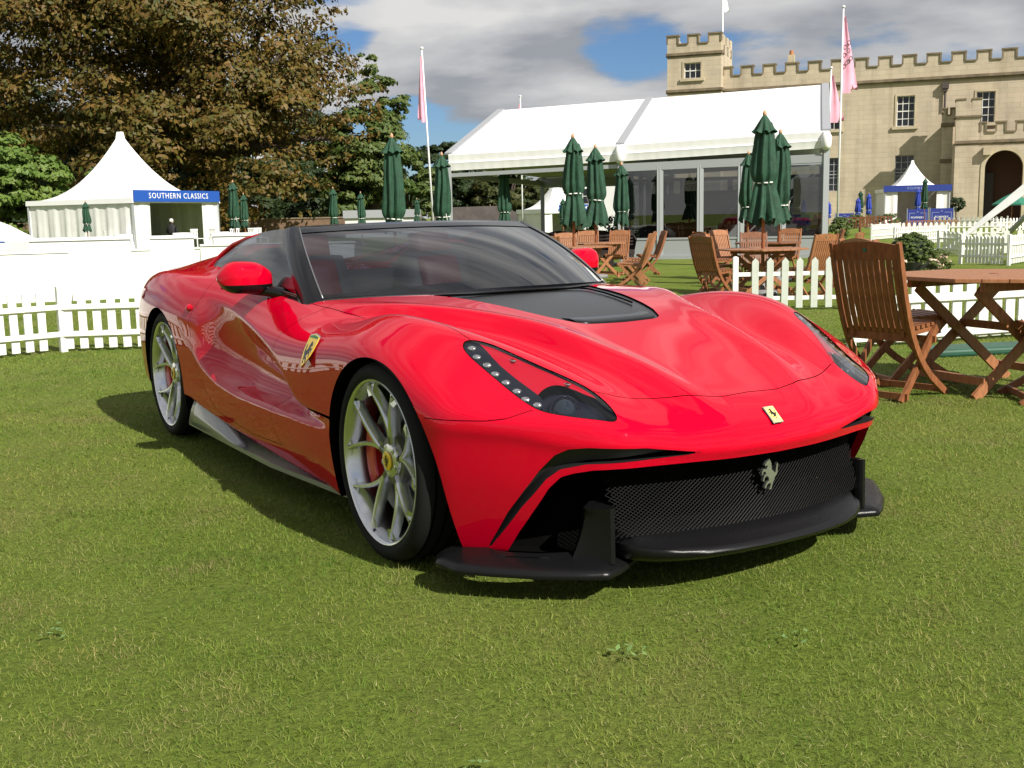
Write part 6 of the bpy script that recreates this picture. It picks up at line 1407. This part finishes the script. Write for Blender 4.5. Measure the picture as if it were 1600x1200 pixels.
# clipped ball with flowers
t = empty('box_ball_planter', (7.0, 19.0, 0), 0, 'round clipped box ball in a tub ringed with pale pink flowers', 'plant')
g = MB(); g.lathe([(.30, 0), (.36, .2), (.38, .26), (.33, .26)], 24, cap=False); g.build('tub', mat('dark_planter', (.03, .03, .032), .5), t, smooth=40)
npmesh('box_ball', leaves([(-.08, 0, .44, .34, .34, .29), (-.08, 0, .44, .26, .26, .22)], 22000, .020, 51, .10, 900), leaf_mat('box_leaf', [(.050, .085, .018), (.085, .125, .027), (.12, .155, .04)]), t, normals=False)
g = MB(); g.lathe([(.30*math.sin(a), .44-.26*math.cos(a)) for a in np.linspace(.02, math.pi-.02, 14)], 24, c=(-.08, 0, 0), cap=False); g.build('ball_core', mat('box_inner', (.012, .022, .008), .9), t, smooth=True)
npmesh('shrub_leaves', leaves([(-.3, -.1, .24, .2, .2, .14), (.33, -.1, .28, .24, .2, .2), (0, -.3, .18, .3, .12, .1)], 1500, .03, 52, .3, 60), M_GRN, t, normals=False)
npmesh('flowers', leaves([(-.34, -.18, .26, .18, .14, .13), (.30, -.18, .25, .2, .14, .14)], 420, .026, 53, .35, 60), leaf_mat('pale_pink_petal', [(.60, .45, .36), (.70, .58, .45), (.62, .40, .34)], .1), t, normals=False)
t = bpy.data.objects.get('standard_bay_tree'); MB().tube([(0, 0, 0), (0, 0, 1.0)], .04, 6).build('trunk', M_BARK, t); npmesh('crown', leaves([(0, 0, 1.35, .55, .55, .5)], 1400, .09, 54, .25, 60), M_DRK, t, normals=False); MB().lathe([(.35, 0), (.42, .45), (.36, .45)], 12, cap=False).build('tub', M_COPE, t)
for x, y, w, l, sd in ((11.9, 40, .62, 'low green hedge plant at the foot of the right flag poles', 61), (22.6, 66, .7, 'round green shrub left of the blue banners', 62), (21.0, 67.5, .55, 'small green shrub below the dark green parasol', 63), (2.05, 27.5, .55, 'dark shrub in front of the far house, below the slim parasol', 64)):
    t = empty('shrub', (x, y, 0), 0, l, 'plant'); npmesh('foliage', leaves([(0, 0, .42, w, w*.7, .38), (w*.4, 0, .55, w*.5, w*.5, .3)], 1500, .06, sd, .3, 50), M_GRN if sd != 64 else M_DRK, t, normals=False); MB().tube([(0, 0, 0), (0, 0, .4)], .04, 6).build('stem', M_BARK, t)
t = empty('hedge', (2.9, 33.0, 0), -.1, 'clipped dark hedge block under the open bay before the white house', 'hedge'); npmesh('foliage', leaves([(-.6, 0, .55, .45, .5, .5), (0, 0, .6, .5, .5, .5), (.7, 0, .62, .5, .5, .5)], 2600, .06, 65, .3, 80), M_DRK, t, normals=False)

# ================================================================ FAR BUILDINGS AND BRICK WALL
def brick_mat():
    m = bpy.data.materials.new('old_brick'); m.use_nodes = True; t = m.node_tree; b = t.nodes['Principled BSDF']; L = t.links.new; tcn = t.nodes.new('ShaderNodeTexCoord'); sp = t.nodes.new('ShaderNodeSeparateXYZ'); cb = t.nodes.new('ShaderNodeCombineXYZ'); L(tcn.outputs['Object'], sp.inputs[0]); L(sp.outputs['X'], cb.inputs[0]); L(sp.outputs['Z'], cb.inputs[1])
    br = t.nodes.new('ShaderNodeTexBrick'); L(cb.outputs[0], br.inputs['Vector']); br.inputs['Scale'].default_value = 1; br.inputs['Brick Width'].default_value = .24; br.inputs['Row Height'].default_value = .08; br.inputs['Mortar Size'].default_value = .006; br.inputs['Color1'].default_value = (.20, .11, .06, 1); br.inputs['Color2'].default_value = (.13, .075, .05, 1); br.inputs['Mortar'].default_value = (.2, .17, .13, 1)
    L(br.outputs['Color'], b.inputs['Base Color']); b.inputs['Roughness'].default_value = .9; return m
t = empty('brick_wall', (-42, 76, 0), 0, 'old brown brick garden wall behind the sign tent', 'wall'); MB().box(0, 36, 0, .3, 0, 1.28).build('brickwork', brick_mat(), t); MB().box(-.05, 36.05, -.06, .36, 1.28, 1.38).build('coping', M_COPE, t)
t = empty('outbuilding', (-4.2, 66, 0), 0, 'long low outbuilding with a dark grey brown roof', 'building'); MB().box(0, 6.0, 0, 5, 0, .9).build('wall', mat('grey_render', (.3, .28, .26), .9), t)
g = MB(); g.prism([(-.3, .85), (0, 1.75), (3.6, 1.80), (6.2, .85)], -.2, 5.2, lambda u, v, h: (u, h, v)); g.build('roof', mat('mauve_slate', (.085, .07, .068), .8, var=.3, vscale=2), t)
t = empty('white_house', (2.9, 78, 0), -.15, 'white rendered house seen under the marquee with small sash windows', 'house'); M_RENDER = mat('white_render', (.62, .62, .62), .8, var=.06, vscale=.6)
MB().box(0, 8.5, 0, 6, 0, 3.75).build('wall', M_RENDER, t); MB().box(-.2, 8.7, -.2, 6.2, 3.75, 3.95).build('roof', M_ALUD, t)
for x0, x1, z0, z1 in ((.55, 1.1, 2.35, 2.75), (1.9, 2.75, 1.95, 2.95), (5.0, 5.75, 2.0, 2.95)):
    w = MB().box(x0-.07, x1+.07, -.06, -.001, z0-.07, z1+.07).build('window', M_SASH, t); MB().box(x0, x1, -.075, -.061, z0, z1).build('pane', M_WPANE, w); MB().box((x0+x1)/2-.02, (x0+x1)/2+.02, -.09, -.076, z0, z1).build('glazing_bar', M_SASH, w); MB().box(x0, x1, -.092, -.0765, (z0+z1)/2-.02, (z0+z1)/2+.02).build('sash_rail', M_SASH, w)
t = empty('white_outbuilding', (-10.6, 72, 0), 0, 'low white walled building half hidden by the dark tree trunks', 'building'); MB().box(0, 4.6, 0, 3, 0, 1.25).build('wall', M_RENDER, t); MB().box(-.1, 4.7, -.15, 3.1, 1.25, 1.75).build('roof', M_ALUD, t)
# ================================================================ FLAGS
M_PINK = mat('pink_flag_cloth', (.78, .36, .47), .7, var=.15, vscale=2); M_POLEW = mat('white_flag_pole', (.72, .72, .74), .4)
def flag(x, y, h, label, fl=None, lean=(0, 0), mt=None, r=.045, dots=False, flip=1):
    t = empty('flag_pole', (x, y, 0), 0, label, 'flag'); top = Vector((lean[0], lean[1], h)); MB().tube([(0, 0, 0), tuple(top)], [r, r*.7], 10).build('pole', M_POLEW, t, smooth=True)
    g = MB(); g.lathe([(.01, .0), (.07, .03), (.075, .08), (.01, .12)], 10, c=tuple(top), cap=False); g.build('finial', M_POLEW, t, smooth=True)
    if fl:
        z1, z0, w = fl; rows = []
        for q in np.linspace(0, 1, 15):
            z = z1+(z0-z1)*q; c = top*(z/h); ww = w*(.12+.88*min(1, q*1.12)**.9); rows.append([(c.x+.04*flip+flip*ww*s_, c.y+.10*math.sin(s_*7+q*2.2)*s_, z-(.10*s_ if q < .98 else -.25*s_*(1 if s_ > .5 else -.1))) for s_ in np.linspace(0, 1, 11)])
        g = MB(); g.grid(rows); fo = g.build('flag_cloth', mt or M_PINK, t, smooth=True)
        if dots:
            d = MB()
            for k, (u, q) in enumerate(((.62, .36), (.48, .46), (.66, .56), (.42, .60))):
                z = z1+(z0-z1)*q; c = top*(z/h); ww = w*(.12+.88*q**.9); d.tube([(c.x+.04*flip+flip*ww*u+.06*math.cos(a), -.13-.01*k, z+.08*math.sin(a)) for a in np.linspace(0, 2*math.pi, 13)], .018, 5, cap=False)
            d.build('flag_print', mat('grey_print', (.12, .09, .1), .7), fo)
    return t
flag(-3.02, 45, 7.75, 'white flag pole leaning left with a narrow pink flag, left of the marquee', (7.55, 4.95, .30), (-.28, 0), flip=-1)
flag(13.32, 45, 9.0, 'tall white flag pole with a long pink flag at the marquee right end', (8.75, 5.75, .62), (.04, 0), dots=True)
flag(14.25, 50, 7.3, 'shorter white flag pole with pink flag beside the tall one', (7.1, 5.0, .62), (.12, 0), dots=False)
flag(.75, 60, 7.4, 'white flag pole tip with a pink flag showing over the marquee ridge', (7.1, 4.5, .35), (0, 0), flip=-1)
flag(18.25, 95, 20.5, 'thin flag pole with a white flag on the castle roof by the tower', (19.6, 17.6, .5), (-.1, 0), mt=M_PVC, r=.07)
# ================================================================ BANNERS, BENCHES, DARK SEATS, SAIL
M_NAVY = mat('blue_banner_cloth', (.008, .022, .20), .6)
for x, y, w, h, l, txt in ((23.7, 66, 1.15, .95, 'blue banner panel with white lettering, left of the pair', True), (25.05, 66, 1.30, .98, 'blue banner panel with white lettering, right of the pair', True), (20.6, 70, 1.1, .78, 'blue banner panel by the flag poles at the castle foot', True), (17.8, 71, 1.4, .75, 'blue banner panel seen through the marquee end glass', False)):
    t = empty('cafe_banner', (x, y, 0), -.12, l, 'banner'); MB().box(0, w, -.01, .01, .15, .15+h).build('banner_cloth', M_NAVY, t)
    for q in (-.03, w+.03): MB().tube([(q, 0, 0), (q, 0, .22+h)], .025, 6).build('banner_post', M_ALU, t)
    if txt:
        inst('lettering', text_mesh('POMMERY', .165, M_LETTER, .003, 1.05), t, (w/2, -.016, .15+h*.48)).rotation_euler = (math.pi/2, 0, 0)
        g = MB(); a, b2, c, d = .10, w-.10, .15+h*.22, .15+h*.76
        for p, q in (((a, -.014, c), (b2, -.014, c)), ((a, -.014, d), (w*.38, -.014, d)), ((w*.62, -.014, d), (b2, -.014, d)), ((a, -.014, c), (a, -.014, d)), ((b2, -.014, c), (b2, -.014, d))): g.bar(p, q, .014, .014)
        g.bar((w*.45, -.014, d+.04), (w*.5, -.014, d+.10), .014, .014); g.bar((w*.55, -.014, d+.04), (w*.5, -.014, d+.10), .014, .014); g.build('banner_border', mat('pale_border', (.45, .48, .65), .6), t)
def bench(x, y, rz, label, mt_, l=1.5, sc=.9):
    t = empty('garden_bench', (x, y, 0), rz, label, 'bench', 'wooden benches on the far lawn'); t.scale = (1, 1, sc)
    for i in range(4): MB().box(-l/2, l/2, -.2+i*.11, -.11+i*.11, .41, .44).build('seat_slat', mt_, t)
    for i in range(9): MB().box(-l/2+.06+i*(l-.12)/9, -l/2+.12+i*(l-.12)/9, .24, .26, .46, .84).build('back_slat', mt_, t)
    MB().box(-l/2, l/2, .23, .27, .84, .90).build('top_rail', mt_, t)
    for a in (-l/2+.03, l/2-.03):
        MB().box(a-.03, a+.03, .22, .28, 0, .86).build('leg', mt_, t); MB().box(a-.03, a+.03, -.24, -.18, 0, .62).build('leg', mt_, t); MB().box(a-.03, a+.03, -.24, .22, .62, .66).build('armrest', mt_, t)
bench(16.0, 50.5, -.35, 'brown wooden bench on the far lawn left of the fences', M_TEAK3); bench(17.4, 52.6, -.2, 'brown wooden bench further back on the far lawn', M_TEAK3)
bench(21.6, 58.0, .1, 'reddish bench in front of the left blue banner', M_TEAK, sc=.58); bench(23.0, 58.6, -.2, 'reddish bench in front of the right blue banner', M_TEAK2, sc=.58); bench(20.3, 57.2, 1.2, 'red brown bench seen end on behind the far fence', M_TEAK, sc=.6); bench(31.5, 66, 0, 'reddish bench under the dark arch', M_TEAK2)
def dark_seat(x, y, rz, label):
    t = empty('wicker_armchair', (x, y, 0), rz, label, 'chair', 'dark wicker seats under the marquee'); w = mat('dark_wicker', (.022, .012, .010), .6)
    g = MB(); rows = []
    for a in np.linspace(-.2, math.pi+.2, 13): rows.append([(.36*math.cos(a), .34*math.sin(a), .3), (.42*math.cos(a), .40*math.sin(a), .60+.22*max(0, math.sin(a))), (.39*math.cos(a), .37*math.sin(a), .60+.22*max(0, math.sin(a)))])
    g.grid(rows); g.build('backrest', w, t, smooth=True); MB().box(-.34, .34, -.3, .3, .28, .38).build('seat', w, t)
    for a in (-.3, .3):
        for b2 in (-.26, .26): MB().bar((a, b2, 0), (a, b2, .3), .05, .05).build('leg', w, t)
    for k in range(4): MB().bar((-.3, -.3, .5+.07*k), (.3, -.3, .5+.07*k), .03, .03).build('stretcher', w, t)
for x, y, rz, l in ((.75, 24.2, .2, 'dark wicker armchair at the left under the open bay'), (1.15, 24.6, .1, 'dark wicker armchair beside the thin dark parasol'), (1.95, 24.4, -.2, 'dark wicker armchair right of the parasol pole'), (2.45, 24.9, 0, 'dark wicker armchair below the bulging green parasol')): dark_seat(x, y, rz, l)
t = empty('shade_sail', (0, 0, 0), 0, 'white shade canopy corner slanting in from the right photo edge', 'canopy'); g = MB(); rows = []
for q in np.linspace(0, 1, 9): a = Vector((11.9, 30, .10)).lerp(Vector((15.4, 28.6, 3.55)), q); rows.append([tuple(a), tuple(a+Vector((.10*q, -.08, -.05-.42*q)))])
g.grid(rows); o = g.build('sail_cloth', M_PVC, t); sd2 = o.modifiers.new('thick', 'SOLIDIFY'); sd2.thickness = .02
MB().tube([(13.4, 30, .30), (15.6, 29.4, 2.9)], .07, 8).build('canopy_strut', M_ALU, t, smooth=True)
MB().tube([(11.2, 29.8, 0), (11.9, 30, .10)], .02, 6).build('guy_rope', M_ROPE, t)
MB().tube([(15.42, 28.55, 0), (15.42, 28.55, 3.6)], .05, 10).build('canopy_pole', M_ALU, t, smooth=True); MB().tube([(15.6, 29.4, 0), (15.6, 29.4, 2.95)], .05, 10).build('canopy_pole', M_ALU, t, smooth=True)
